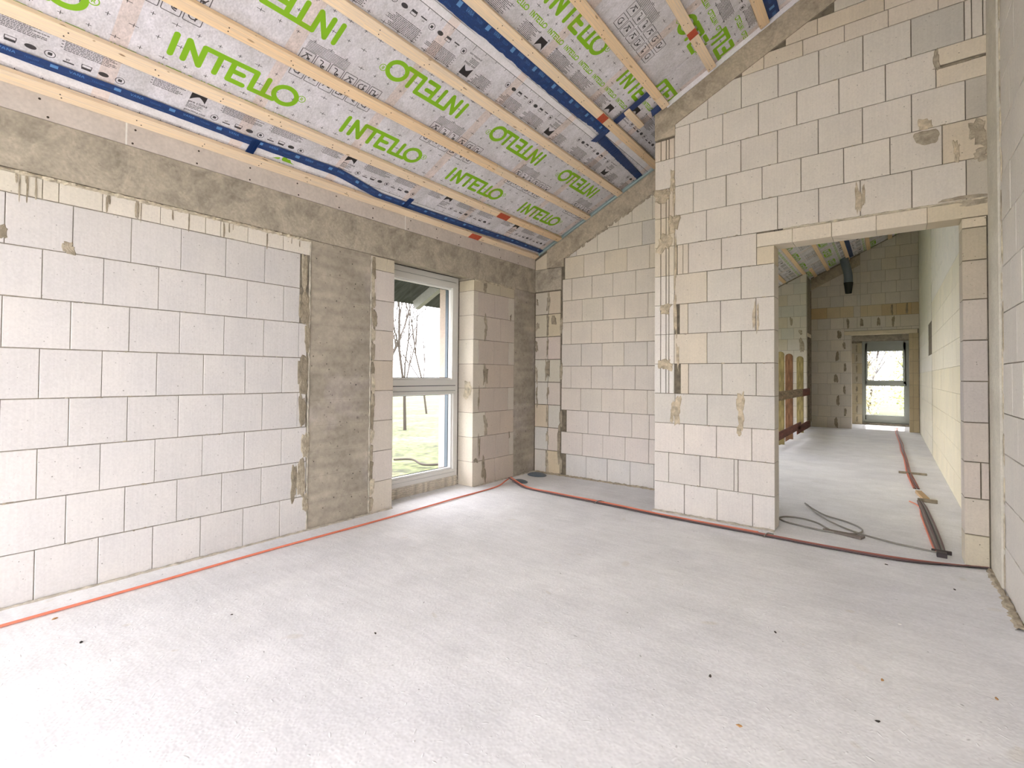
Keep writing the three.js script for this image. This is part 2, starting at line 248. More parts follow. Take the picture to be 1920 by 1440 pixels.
T.tape = canvasTex(1024, 128, (x) => {
  x.fillStyle = '#16386f'; x.fillRect(0, 0, 1024, 128);
  const q = rngOf(141); for (let k = 0; k < 500; k++) { x.fillStyle = q() < 0.5 ? 'rgba(70,110,170,.16)' : 'rgba(4,14,40,.2)'; x.fillRect(q() * 1024, q() * 128, 4 + 26 * q(), 2 + 5 * q()); }
  for (let k = 0; k < 2; k++) { x.fillStyle = '#4f7fb8'; x.font = 'bold 46px sans-serif'; x.fillText('VANA', 20 + k * 512, 58); x.font = '30px sans-serif'; x.fillStyle = '#3f6ca6'; x.fillText('TESCON', 200 + k * 512, 58); x.fillStyle = '#5f90c4'; x.fillRect(390 + k * 512, 26, 60, 42); x.fillStyle = '#36639e'; x.font = '24px sans-serif'; x.fillText('pro clima', 250 + k * 512, 108); }
});

// ---------------------------------------------------------------- materials
const std = (o) => new THREE.MeshStandardMaterial({ roughness: 0.92, ...o });
const blockMat = {}; // one material per tone
function bm(hex, bump = 0.0012) { return blockMat[hex + bump] ??= std({ color: hex, map: T.block, bumpMap: T.blockBump, bumpScale: bump }); }
const M = {
  joint: std({ color: '#9f988c', map: T.mortar }),
  jointLight: std({ color: '#857d6f', map: T.mortar }),
  mortar: std({ color: '#c3b9a8', map: T.mortar, bumpMap: T.mortarBump, bumpScale: 0.003 }),
  mortarGrey: std({ color: '#d6d0c6', map: T.mortar, bumpMap: T.mortarBump, bumpScale: 0.003 }),
  plainConcrete: std({ color: '#dcd7c8', map: T.speck, bumpMap: T.speckBump, bumpScale: 0.003 }),
  sillMesh: std({ color: '#efe9de', map: T.mortar, bumpMap: T.mortarBump, bumpScale: 0.003 }),
  mortarTan: std({ color: '#d9ccb6', map: T.mortar, bumpMap: T.mortarBump, bumpScale: 0.003 }),
  mortarDark: std({ color: '#aca291', map: T.mortar, bumpMap: T.mortarBump, bumpScale: 0.003 }),
  mortarPale: std({ color: '#e2d9c6', map: T.mortar, bumpMap: T.mortarBump, bumpScale: 0.003 }),
  concrete: std({ color: '#fbf6ee', map: T.concrete, bumpMap: T.concreteBump, bumpScale: 0.002 }),
  trowel: std({ color: '#fcf6ec', map: T.trowel, bumpMap: T.trowelBump, bumpScale: 0.003 }),
  concreteWarm: std({ color: '#fdf3e4', map: T.trowel, bumpMap: T.concreteBump, bumpScale: 0.002 }),
  floor: std({ color: '#fbfcff', map: T.floor, bumpMap: T.floorBump, bumpScale: 0.003, roughness: 0.9 }),
  gypsum: std({ color: '#e0d6cc', map: T.speck }),
  wood: std({ color: '#fbecd0', map: T.wood, roughness: 0.75 }),
  wood2: std({ color: '#f8e3bf', map: T.wood, roughness: 0.75 }),
  redPaint: std({ color: '#c85a3c', map: T.speck }),
  screw: std({ color: '#4a4038', roughness: 0.5, metalness: 0.6 }),
  frame: std({ color: '#d9d8d2', roughness: 0.45 }),
  bead: std({ color: '#f0f0ee', roughness: 0.4 }),
  gasket: std({ color: '#2b3138', roughness: 0.6 }),
  rail: std({ color: '#56636e', roughness: 0.5, metalness: 0.3 }),
  glass: new THREE.MeshPhysicalMaterial({ color: '#ffffff', transmission: 1, thickness: 0, roughness: 0, ior: 1.45 }),
  foam: std({ color: '#dccbbf', map: T.speck }),
  profile: std({ color: '#b4c6c6', roughness: 0.4, metalness: 0.35 }),
  tape: std({ color: '#ffffff', map: (() => { const t = T.tape.clone(); t.repeat.set(1 / 0.5, 1 / 0.065); return t; })(), roughness: 0.45 }),
  tapePlain: std({ color: '#16386f', roughness: 0.45, map: T.speck }),
  render: std({ color: '#d8d4cc', map: T.speck }),
  deck: std({ color: '#5a6268', map: T.weathered }),
  roofTile: std({ color: '#4a4644', map: T.speck }),
  rafter: std({ color: '#b3b5b2', map: T.speck }),
  grass: std({ color: '#949c72', map: T.grass, roughness: 1 }),
  bark: std({ color: '#4d463f', map: T.speck }),
};

// ---------------------------------------------------------------- block walls
// Every wall is a Group whose local x runs along it, y up and z out of its face.
function lay(wall, y0, y1, joints, tone, opt = {}) {
  const g = opt.gap ?? 0.003, gh = opt.gap ?? 0.0046, d = opt.depth ?? 0.1;
  for (let i = 0; i + 1 < joints.length; i++) {
    const a = joints[i], b = joints[i + 1]; if (b - a < 0.012) continue;
    if (opt.skip && opt.skip(i, a, b)) continue;
    let poly = rect(a + (i || opt.openStart ? g / 2 : 0.001), b - g / 2, y0 + gh / 2, y1 - gh / 2);
    if (opt.cut) poly = clip(poly, ...opt.cut);
    if (poly.length < 3 || area(poly) < 0.0012) continue;
    const t = typeof tone === 'function' ? tone(i, a, b) : tone, arr = Array.isArray(t) ? t : [t];
    const f = rr(-0.0014, 0.0014), m = bm(arr[Math.floor(R() * arr.length)], opt.bump);
    const blk = part('block', slab(poly, f, typeof d === 'function' ? d(i, a, b, joints.length) : d, rr(0.0012, 0.003), [rr(0, 1), rr(0, 1)]), m, wall);
    blk.rotation.x = rr(-0.004, 0.004);
    blk.position.y = -Math.sin(blk.rotation.x) * 0; blk.rotation.x = 0;
  }
}
function smear(wall, x, y, w, h, mat = M.mortar, t = 0.004, rough = 0.32) { const m = part('mortar_smear', patch(w, h, t, Math.floor(R() * 1e6), rough), mat, wall); m.position.set(x, y, 0.0005); return m; }
const WHITE = ['#dbd7d3', '#d9d5d1', '#dcd8d4', '#d7d3cf', '#dad6d2'];

// ---- left wall: local x = -z
const wallL = group('wall_left', 'white silicate block wall with concrete column, ring beam and tall window', 'wall', { kind: 'structure', pos: [XL, 0, 0], turn: Math.PI / 2 });
const W1 = [2.73, 3.745, 0, 2.15];             // window 1 opening along the wall
const openings = [W1, [5.4, 7.4, 0.2, 2.25], [8.5, 12.3, 0.1, 2.25], [13.75, 14.7, 0.2, 2.1]];
{
  const d0 = -0.006, dep = XO - XL; // core behind the joints
  const pieces = []; let s = -ZF - 0.3;
  const top = 2.56, low = -2.9;
  for (const [a, b, y0, y1] of openings) { pieces.push(box(s, a - 0.004, low, top, dep, d0), box(a - 0.004, b + 0.004, low, y0 - 0.004, dep, d0)); pieces.push(box(a - 0.004, b + 0.004, y1 + 0.004, top, dep, d0)); s = b + 0.004; }
  pieces.push(box(s, -ZE + 0.4, low, top, dep, d0));
  part('mortar_core', merge(pieces), M.joint, wallL);
}
const even = (a, b) => { const o = [a]; for (let k = Math.ceil((a + 0.03) / 0.25); k * 0.25 < b - 0.03; k++) o.push(k * 0.25 + rr(-0.003, 0.003)); o.push(b); return o; };
const odd = (a, b, ph = 0.115) => { const o = [a]; for (let k = Math.ceil((a - ph + 0.03) / 0.25); k * 0.25 + ph < b - 0.03; k++) o.push(k * 0.25 + ph + rr(-0.003, 0.003)); o.push(b); return o; };
{
  const S = -ZF, ends = { 0: 1.948, 1: 1.938, 2: 1.936, 3: 1.928, 4: 1.883, 5: 1.928, 6: 1.871, 7: 1.871 };
  for (let r = 0; r < 8; r++) lay(wallL, r * 0.25, r * 0.25 + 0.25, (r % 2 ? odd : even)(S, ends[r]), WHITE);
  lay(wallL, 2.0, 2.104, [S, -1.3, -1.05, -0.8, -0.52, -0.3, -0.05, 0.2, 0.497, 0.559, 0.736, 0.896, 1.004, 1.246, 1.334, 1.502, 1.744, 1.944], ['#e3dccd', '#dfd8c8', '#e6dfd2']);
  // mortar between the last blocks and the column
  for (const [y, h, w, x] of [[1.875, 0.24, 0.05, 1.905], [1.60, 0.25, 0.085, 1.91], [1.40, 0.2, 0.05, 1.935], [1.13, 0.26, 0.09, 1.905], [0.87, 0.24, 0.05, 1.9], [0.62, 0.2, 0.06, 1.93], [0.38, 0.25, 0.075, 1.90], [0.2, 0.12, 0.05, 1.935]]) smear(wallL, x, y, w, h, R() < 0.4 ? M.mortarDark : M.mortar, 0.005, 0.25);
  smear(wallL, 1.845, 0.36, 0.05, 0.24, M.mortarDark, 0.003); smear(wallL, 0.6, 1.775, 0.055, 0.06, M.mortar, 0.003); smear(wallL, 0.35, 1.80, 0.05, 0.07, M.mortarDark, 0.003);
  part('mortar_bead', bead(-ZF > 0 ? -1.7 : -1.7, 1.945, 0.02, 0.012, 0.014, 11), M.mortarPale, wallL).position.set(0, 2.108, 0.002);
  for (let k = 0; k < 26; k++) { const x = rr(-0.2, 1.9), h = rr(0.03, 0.13); smear(wallL, x, 2.1 - h / 2, rr(0.005, 0.011), h, R() < 0.6 ? M.mortarDark : M.mortar, 0.002, 0.25); }
  // crumbs of thin-bed mortar left on the joints
  for (let k = 0; k < 46; k++) { const r = 1 + Math.floor(R() * 8), x = rr(-0.3, 1.85); smear(wallL, x, r * 0.25 + rr(-0.004, 0.004), rr(0.008, 0.03), rr(0.004, 0.009), R() < 0.5 ? M.mortarGrey : M.mortar, 0.003, 0.5); }
  // strip between column and window
  lay(wallL, 0, 0.25, [2.49, 2.728], ['#d8cfc0'], { depth: 0.2 });
  const st = ['#ddd4ca', '#dbd2c5', '#d9cfc4', '#d8cbb9', '#dcd2c6', '#dcd4cc', '#ded5cd'];
  for (let r = 1; r < 8; r++) lay(wallL, r * 0.25, r * 0.25 + 0.25, [r % 2 ? 2.515 : 2.50, 2.728], [st[r - 1]], { depth: 0.2 });
  lay(wallL, 2.0, 2.112, [2.495, 2.65, 2.728], ['#d5cbb5'], { depth: 0.2 });
  for (let k = 0; k < 15; k++) smear(wallL, 2.508 + rr(-0.006, 0.012), 0.08 + k * 0.138, rr(0.03, 0.055), rr(0.08, 0.19), [M.mortar, M.mortarPale, M.mortarDark][k % 3], 0.004, 0.3);
  smear(wallL, 2.53, 1.58, 0.05, 0.09, M.mortarDark, 0.003);
  // right of the window
  const rt = ['#d3c5b6', '#d0c3b6', '#d2c4b4', '#cec1b3', '#d0c2b2', '#cfc2b4', '#d2c6b9', '#cec2b6'];
  const jr = [[3.747, 3.93, 4.12, 4.438], [3.747, 3.83, 4.13, 4.36, 4.438], [3.747, 3.945, 4.20, 4.438], [3.747, 3.84, 4.09, 4.335, 4.438], [3.747, 3.945, 4.19, 4.438], [3.747, 3.835, 4.08, 4.335, 4.438], [3.747, 3.945, 4.19, 4.438], [3.747, 3.82, 4.09, 4.33, 4.438]];
  for (let r = 0; r < 8; r++) lay(wallL, r * 0.25, r * 0.25 + 0.25, jr[r], (i) => (i === 0 ? ['#dfd8c8', '#d8cfbf'] : i > 2 ? ['#d6cec1'] : [rt[r]]), { depth: (i) => (i === 0 ? 0.2 : 0.1), openStart: true });
  lay(wallL, 2.0, 2.112, [3.747, 3.86, 3.95, 4.19, 4.438], ['#cfc4ab', '#c9bfa8'], { depth: (i) => (i === 0 ? 0.2 : 0.1), openStart: true });
  for (const [x, y, w, h] of [[3.94, 1.64, 0.055, 0.2], [3.94, 1.14, 0.06, 0.22], [3.95, 0.62, 0.06, 0.17], [3.925, 0.14, 0.07, 0.22], [3.85, 0.40, 0.025, 0.24], [3.84, 0.9, 0.025, 0.2], [4.37, 1.78, 0.03, 0.06], [3.93, 2.06, 0.05, 0.12], [4.36, 0.47, 0.02, 0.06], [3.80, 0.26, 0.05, 0.05]]) smear(wallL, x, y, w, h, R() < 0.5 ? M.mortarDark : M.mortar, 0.003, 0.6);
  part('mortar_bead', bead(3.75, 4.44, 0.02, 0.010, 0.014, 17), M.mortarPale, wallL).position.set(0, 2.112, 0.002);
  const yb = smear(wallL, 0, 0, 0.11, 0.16, M.mortarPale, 0.006, 0.35); yb.rotation.y = -Math.PI / 2; yb.position.set(3.7455, 0.985, -0.075);
  // cast columns and beam
  part('mortar_strip', bead(0, 2.11, 0.014, 0.004, 0.03, 55).rotateZ(Math.PI / 2), M.mortarGrey, wallL).position.set(1.948, 0, 0.001); part('mortar_strip', bead(0, 2.11, 0.014, 0.004, 0.03, 56).rotateZ(Math.PI / 2), M.mortarGrey, wallL).position.set(2.488, 0, 0.001);
  part('concrete_column', slab(rect(1.953, 2.483, 0, 2.119), -0.002, 0.2, 0.004), M.concrete, wallL);
  part('concrete_column', slab(rect(4.443, 4.853, 0, 2.119), -0.002, 0.2, 0.004, [0.7, 0.3]), M.concrete, wallL);
  const soffit = new THREE.Shape([[0.003, 2.12], [0.003, 2.40], [-0.34, 2.40], [-0.34, 2.150], [-0.2, 2.150]].map((p) => new THREE.Vector2(...p)));
  const sg = new THREE.ExtrudeGeometry(soffit, { depth: 3.7455 - 2.7295, bevelEnabled: false }); sg.rotateY(Math.PI / 2); sg.scale(1, 1, -1); sg.translate(2.7295, 0, 0); { const a = sg.attributes.position.array; for (let i = 0; i < a.length; i += 9) for (let k = 0; k < 3; k++) { const t = a[i + 3 + k]; a[i + 3 + k] = a[i + 6 + k]; a[i + 6 + k] = t; } sg.computeVertexNormals(); }
  part('ring_beam', merge([slab(rect(-ZF, 2.7295, 2.12, 2.40), 0.003, 0.34, 0.001, [0, 0], true), boxUV(sg), slab(rect(3.7455, 4.853, 2.12, 2.40), 0.003, 0.34, 0.001, [0, 0], true)]), M.trowel, wallL);
  // boards above the beam, with their screws
  const seams = [-ZF, -1.17, 0.833, 2.84, 4.85];
  for (let k = 0; k + 1 < seams.length; k++) {
    const b = part('gypsum_board', slab(rect(seams[k] + 0.002, seams[k + 1] - 0.002, 2.403, 2.62), 0.0, 0.0125, 0.002, [k * 0.3, 0]), M.gypsum, wallL);
    if (k) part('filled_seam', box(seams[k] - 0.004, seams[k] + 0.004, 2.403, 2.56, -0.004, 0.0006), bm('#f2efe9'), wallL);
    const gs = []; for (let x = seams[k] + 0.04; x < seams[k + 1] - 0.02; x += 0.325) for (const y of [2.42, 2.50]) { const c = new THREE.CylinderGeometry(0.0055, 0.0055, 0.002, 10); c.rotateX(Math.PI / 2); c.translate(x + rr(-0.02, 0.02), y, 0.0006); gs.push(c); }
    const s = part('screw', merge(gs), M.screw, b); s.userData.kind = 'stuff';
  }
}

// ---- far back wall: local x = x
function cutBelow(m, y0, x0) { return [-m, 1, y0 - m * x0]; } // keep points under the line through (x0, y0) with slope m
const wallB = group('wall_back', 'beige block wall with sloping concrete band beside the doorway wall', 'wall', { kind: 'structure', pos: [0, 0, ZB] });
{
  part('mortar_core', merge([slab(clip(rect(XO, -1.3, -2.9, 4.4), ...cutBelow(SL, ceilY(0), 0)), -0.010, 0.22, 0.001, [0, 0], true)]), M.jointLight, wallB);
  const h = 0.2489, low = cutBelow(0.4937, 2.996, -1.909), x1 = -1.5;
  const J = [[-2.906, -2.647, -2.394, -2.134, -1.88], [-2.971, -2.697, -2.448, -2.19, -1.936], [-2.90, -2.627, -2.371, -2.117, -1.931], [-2.971, -2.72, -2.463, -2.204, -1.949], [-2.969, -2.844, -2.59, -2.335, -2.081], [-2.969, -2.714, -2.46, -2.206, -1.952], [-2.965, -2.845, -2.589, -2.331, -2.077], [-2.959, -2.705, -2.451, -2.198, -1.946], [-2.961, -2.84, -2.585, -2.336, -2.078], [-2.934, -2.687, -2.433, -2.175, -1.93], [-2.93, -2.782, -2.522, -2.271, -2.01], [-2.7, -2.43, -2.275, -2.121, -1.9], [-2.2, -2.0, -1.75], [-1.95, -1.7]];
  const tone = [['#dcd8d2', '#d9d6d1'], ['#e2d9d1', '#e0d8d0'], ['#e0d8cf'], ['#e1d8cc', '#ddd6ca'], ['#ded6cb'], ['#e1d9cb', '#dcd5ca'], ['#e2d9ca'], ['#e2d8c8', '#dfd7c6'], ['#e1d8c8'], ['#e1d6c0', '#e4dac8'], ['#e3dbca', '#d6d0c4'], ['#e2dac8'], ['#e2dac8'], ['#e2dac8']];
  J.forEach((j, r) => { lay(wallB, r * h, r * h + h, [...j, x1], tone[r], { cut: low, openStart: true }); });
  // toothed column of small pieces in the corner
  const P = [[-3.34, -3.173, -2.985], [-3.34, -3.155, -2.985], [-3.34, -3.15, -2.985], [-3.34, -3.16, -2.985], [-3.34, -3.155, -2.985], [-3.34, -3.16, -2.985], [-3.34, -3.17, -2.985], [-3.34, -3.15, -2.985]];
  const ct = [['#d3cdc2', '#d4c5a8'], ['#d0cdc5', '#d6cbbe'], ['#d0c2aa', '#d0ccc1'], ['#d2cdc2', '#d5cbbf'], ['#d1cdbe', '#cfcab9'], ['#cfc5b8', '#d7cabe'], ['#ccc4ae', '#d0c4a8'], ['#cdc5b4', '#d1c4ae']];
  P.forEach((j, r) => lay(wallB, r * 0.265, r * 0.265 + 0.265, j, (i) => [ct[r][i]], { openStart: true, gap: 0.008 }));
  for (let r = 0; r < 8; r++) { smear(wallB, -3.16 + rr(-0.01, 0.01), r * 0.265 + 0.15, rr(0.02, 0.055), rr(0.12, 0.26), r > 2 && r < 7 ? M.mortarDark : M.mortar, 0.003, 0.55); if (r > 2) smear(wallB, -3.315 + rr(-0.01, 0.015), r * 0.265 + rr(0.06, 0.2), rr(0.03, 0.06), rr(0.06, 0.2), r % 2 ? M.mortarDark : M.mortar, 0.003, 0.6); if (r % 2 === 0) smear(wallB, -2.975, r * 0.265 + 0.12, 0.035, 0.2, M.mortar, 0.004); }
  smear(wallB, -3.0, 0.36, 0.045, 0.42, M.mortarDark, 0.004); smear(wallB, -3.08, 1.78, 0.06, 0.11, M.mortarDark, 0.004);
  part('ring_beam', slab(rect(-3.342, -2.978, 2.13, 2.39), 0.006, 0.1, 0.006), M.trowel, wallB);
  part('block', slab(clip(rect(-3.341, -3.18, 2.395, 2.62), ...cutBelow(SL, ceilY(0) - 0.06, 0)), 0, 0.1, 0.002), bm('#d8cdb6'), wallB);
  part('concrete_band', merge([slab(clip(rect(-3.176, -2.945, 2.392, 2.50), ...cutBelow(0.4937, 2.9955, -1.909)), 0.004, 0.1, 0.0005), slab(clip(clip(rect(-3.176, -1.3, 2.4, 4), ...cutBelow(SL, ceilY(0) - 0.01, 0)), 0.4937, -1, -(2.996 + 0.4937 * 1.909)), 0.004, 0.1, 0.0005)]), M.concreteWarm, wallB);
  for (let k = 0; k < 16; k++) { const x = -2.9 + k * 0.068; smear(wallB, x, 2.996 + 0.4937 * (x + 1.909) - 0.005, rr(0.05, 0.09), rr(0.02, 0.05), M.mortar, 0.005, 0.4).rotation.z = 0.46; }
}

// ---- the wall with the doorway: local x = x
const wallN = group('wall_partition', 'grey and beige block wall with a tall doorway, lintel and sloping concrete band', 'wall', { kind: 'structure', pos: [0, 0, ZN] });
const DX0 = -0.677, DX1 = 0.348, DT = 0.175, DY = 2.125;
{
  const roof = cutBelow(SL, ceilY(0), 0), H = 0.2485;
  part('mortar_core', merge([
    slab(clip(rect(-1.592, DX0 - 0.005, -0.02, 4.6), ...roof), -0.011, DT - 0.022, 0.001, [0, 0], true), slab(clip(rect(DX0 - 0.005, DX1 + 0.005, 2.24, 4.6), ...roof), -0.011, DT - 0.022, 0.001, [0, 0], true),
    slab(clip(rect(DX1 + 0.005, XR + 0.2, -0.02, 4.6), ...roof), -0.011, DT - 0.022, 0.001, [0, 0], true), slab(clip(rect(-1.592, -1.42, -0.02, 4.6), ...roof), -0.1, 0.7, 0.001, [0, 0], true)]), M.jointLight, wallN);
  // one hue, course by course: [red, how much less green, how much less blue] of the two tones in a course
  const tones = [[225, 5, 12], [221, 6, 14], [230, 8, 17], [216, 5, 14], [215, 6, 17], [217, 6, 18], [218, 7, 19], [218, 7, 20], [221, 9, 22], [224, 8, 21], [227, 8, 21], [226, 8, 21], [228, 8, 21], [224, 7, 20], [230, 9, 26], [231, 9, 25], [231, 9, 25]].map(([r, g, b]) => [0, 3].map((d) => `rgb(${r - d},${r - d - g},${r - d - b})`));
  const J = { 0: [-1.592, -1.34, -1.084, -0.828, DX0], 1: [-1.592, -1.469, -1.215, -0.959, -0.93, DX0], 2: [-1.592, -1.343, -1.089, -0.833, DX0], 3: [-1.592, -1.416, -1.159, -0.9, DX0], 4: [-1.372, -1.307, -1.047, -0.802, DX0], 5: [-1.425, -1.16, -0.906, DX0], 6: [-1.381, -1.311, -1.058, -0.803, DX0], 7: [-1.421, -1.161, -0.907, DX0], 8: [-1.40, -1.352, -1.308, -1.051, -0.798, DX0],
    9: [-1.422, -1.165, -0.909, -0.656, -0.397, -0.156, 0.115, 0.373, XR], 10: [-1.423, -1.269, -1.015, -0.759, -0.505, -0.249, 0.005, 0.264, XR], 11: [-1.592, -1.423, -1.168, -0.908, -0.655, -0.398, -0.142, 0.116, 0.372, XR], 12: [-1.423, -1.299, -1.041, -0.784, -0.53, -0.274, -0.017, 0.237, 0.478], 13: [-1.42, -1.155, -0.904, -0.65, -0.393, -0.137, 0.116, 0.371, 0.404, 0.454, XR] };
  const low = cutBelow(0.471, 3.263, -1.416);
  for (let r = 0; r < 14; r++) {
    const y0 = r * H, y1 = y0 + H, warm = (i, a) => (r >= 4 && r < 9 && a < -1.32 ? ['#ddd2bf'] : r === 8 && a > -0.81 ? ['#d9ccb2'] : r === 9 && a > 0.3 ? ['#c9c1b1'] : r === 10 && a > 0.2 ? ['#dacdb6'] : r === 11 && a > 0.3 ? ['#c8c1b3'] : r === 12 && a > 0.2 ? ['#e2d6c0'] : r === 13 && a > 0.1 && a < 0.3 ? ['#cdc8bd'] : tones[r]);
    const opt = { cut: low, openStart: r > 3, gap: 0.0042, depth: (i, a, b) => (Math.abs(b - DX0) < 1e-6 ? DT : 0.1) };
    if (r === 8) { lay(wallN, y0, y1, [-1.40, -1.352, -1.308, -1.051, -0.798], warm, opt); lay(wallN, y0, 2.124, [-0.798, DX0], ['#d9ccb2'], { ...opt, openStart: true }); } else if (r === 12) { lay(wallN, y0, y1, J[12].slice(0, 8), warm, opt); lay(wallN, y0, y0 + 0.12, [0.237, XR], ['#e3d7c2'], opt); lay(wallN, y0 + 0.135, y1, [0.237, XR], ['#e4d8c2'], opt); } else lay(wallN, y0, y1, J[r], warm, opt);
  }
  const top = 14 * H;
  lay(wallN, top, top + 0.118, [-0.9, -0.746, -0.491, -0.241, 0.0, 0.25, XR], ['#e0d5c4', '#ddd1bc'], { cut: low }); lay(wallN, top + 0.118, top + 0.236, [-0.6, -0.40, -0.02, 0.22, XR], ['#e2d7c6', '#dccfb9'], { cut: low }); lay(wallN, top + 0.236, top + 0.485, [-0.3, -0.05, 0.2, XR], ['#d3ccbd', '#cfcabf'], { cut: low }); lay(wallN, top + 0.485, top + 0.72, [0.0, 0.25, XR], ['#d8cfbf'], { cut: low });
  for (let k = 0; k < 50; k++) { const r = 1 + Math.floor(R() * 13), x = rr(-1.35, r > 9 ? 0.45 : -0.72), y = r * H; if (y < 3.2 + 0.47 * (x + 1.416)) smear(wallN, x, y + rr(-0.004, 0.004), rr(0.008, 0.028), rr(0.004, 0.010), R() < 0.5 ? M.mortarTan : M.mortar, 0.003, 0.5); }
  // upright grooved blocks of the wire chase
  const grooved = (y0, y1, hex, x1 = -1.425) => {
    const s = new THREE.Shape(), w = x1 + 1.592, gs = [0.055, 0.10, 0.118].filter((v) => v < w - 0.02); s.moveTo(0.001, 0.1); s.lineTo(0.001, 0);
    for (const g of [0.052, 0.098, 0.122]) { s.lineTo(g - 0.004, 0); s.lineTo(g - 0.003, 0.012); s.lineTo(g + 0.003, 0.012); s.lineTo(g + 0.004, 0); }
    s.lineTo(w - 0.006, 0); s.lineTo(w - 0.001, 0.004); s.lineTo(w - 0.001, 0.1); s.closePath();
    const e = new THREE.ExtrudeGeometry(s, { depth: y1 - y0 - 0.004, bevelEnabled: false }); e.rotateX(-Math.PI / 2); e.scale(1, 1, 1); e.translate(-1.592, y0 + 0.002, 0.0);
    part('grooved_block', boxUV(e), bm(hex), wallN);
  };
  const gt = ['#e6e2da', '#e9e3d9', '#e8e2d8', '#e6dfd2', '#ddd2bd', '#dcd0b8', '#dbcfb9'];
  [4, 5, 6, 7, 8, 9].forEach((r, k) => grooved(r * H, r * H + H, gt[k]));
  grooved(10 * H, 11 * H, '#dacdb8'); grooved(12 * H, 12 * H + 0.17, '#ddd0bd');
  for (const [x, y, w, h] of [[-1.5, 1.71, 0.10, 0.075], [-1.5, 1.235, 0.11, 0.10], [-1.51, 2.27, 0.12, 0.15], [-1.43, 2.42, 0.08, 0.17], [-1.53, 2.68, 0.15, 0.10], [-1.44, 2.78, 0.05, 0.16]]) smear(wallN, x, y, w, h, M.mortarTan, 0.008, 0.4);
  for (const [x, y, w, h] of [[-1.415, 2.1, 0.02, 0.45], [-1.415, 1.65, 0.025, 0.36], [-1.395, 1.30, 0.02, 0.22], [-1.43, 2.64, 0.02, 0.2], [-1.40, 0.86, 0.07, 0.2], [-1.44, 0.83, 0.03, 0.16], [-0.91, 0.89, 0.06, 0.24], [-0.92, 0.73, 0.04, 0.08], [-0.815, 1.6, 0.02, 0.2], [-0.79, 1.58, 0.018, 0.18], [-0.17, 2.36, 0.03, 0.2], [-0.14, 2.37, 0.022, 0.14], [0.33, 2.55, 0.03, 0.12]]) smear(wallN, x, y, w, h, M.mortarTan, 0.0025, 0.45);
  smear(wallN, 0.19, 2.68, 0.12, 0.10, M.mortar, 0.002, 0.2); smear(wallN, 0.18, 2.765, 0.07, 0.07, M.mortarTan, 0.002, 0.3); smear(wallN, 0.43, 2.64, 0.08, 0.15, M.mortar, 0.003, 0.45); smear(wallN, 0.44, 2.5, 0.07, 0.07, M.mortar, 0.003, 0.45); smear(wallN, 0.36, 2.253, 0.2, 0.025, M.mortar, 0.004, 0.3); smear(wallN, 0.40, 2.215, 0.14, 0.04, M.mortar, 0.004, 0.3); smear(wallN, 0.24, 3.16, 0.03, 0.13, M.mortar, 0.004); smear(wallN, 0.35, 3.105, 0.22, 0.018, M.mortarDark, 0.002);
  // lintel in sections and its bedding
  [[-0.797, -0.56], [-0.56, -0.32], [-0.32, -0.07], [-0.07, 0.19], [0.19, XR]].forEach(([a, b], k) => part('lintel_section', slab(rect(a + 0.001, b - 0.001, 2.126, 2.226), 0.002, DT + 0.002, 0.003, [k * 0.37, 0.2], true), bm(['#e3d8c4', '#e2d6c1', '#e5dac7', '#e3d7c2', '#d8cbb0'][k]), wallN));
  part('mortar_bead', bead(-0.62, XR, 0.016, 0.006, 0.02, 31), M.mortarPale, wallN).position.set(0, 2.233, 0);
  // the nib at the right of the doorway
  const nibY = [0, 0.19, 0.41, 0.63, 0.87, 1.12, 1.37, 1.62, 1.86, 2.06, 2.124], nt = ['#d0c7b1', '#cfc6b8', '#cdc3b8', '#c9c0b5', '#c4bdb6', '#c3bbb3', '#c5bcb0', '#c2b7a4', '#bdb29b', '#d8cbb2'];
  for (let k = 0; k + 1 < nibY.length; k++) lay(wallN, nibY[k], nibY[k + 1], k === 2 ? [DX1, 0.425, 0.463] : [DX1, 0.463], [nt[k]], { depth: DT, openStart: true, gap: 0.006, bump: 0.005 });
  // cast band under the roof
  part('concrete_band', merge([slab(clip(rect(-1.592, -1.418, 3.17, 3.30), ...cutBelow(0.471, 3.2625, -1.416)), 0.006, 0.15, 0.0005), slab(clip(clip(rect(-1.592, XR, 3.1, 4.5), ...cutBelow(SL, ceilY(0) - 0.005, 0)), 0.471, -1, -(3.263 + 0.471 * 1.416)), 0.006, 0.15, 0.0005)]), M.concreteWarm, wallN);
}

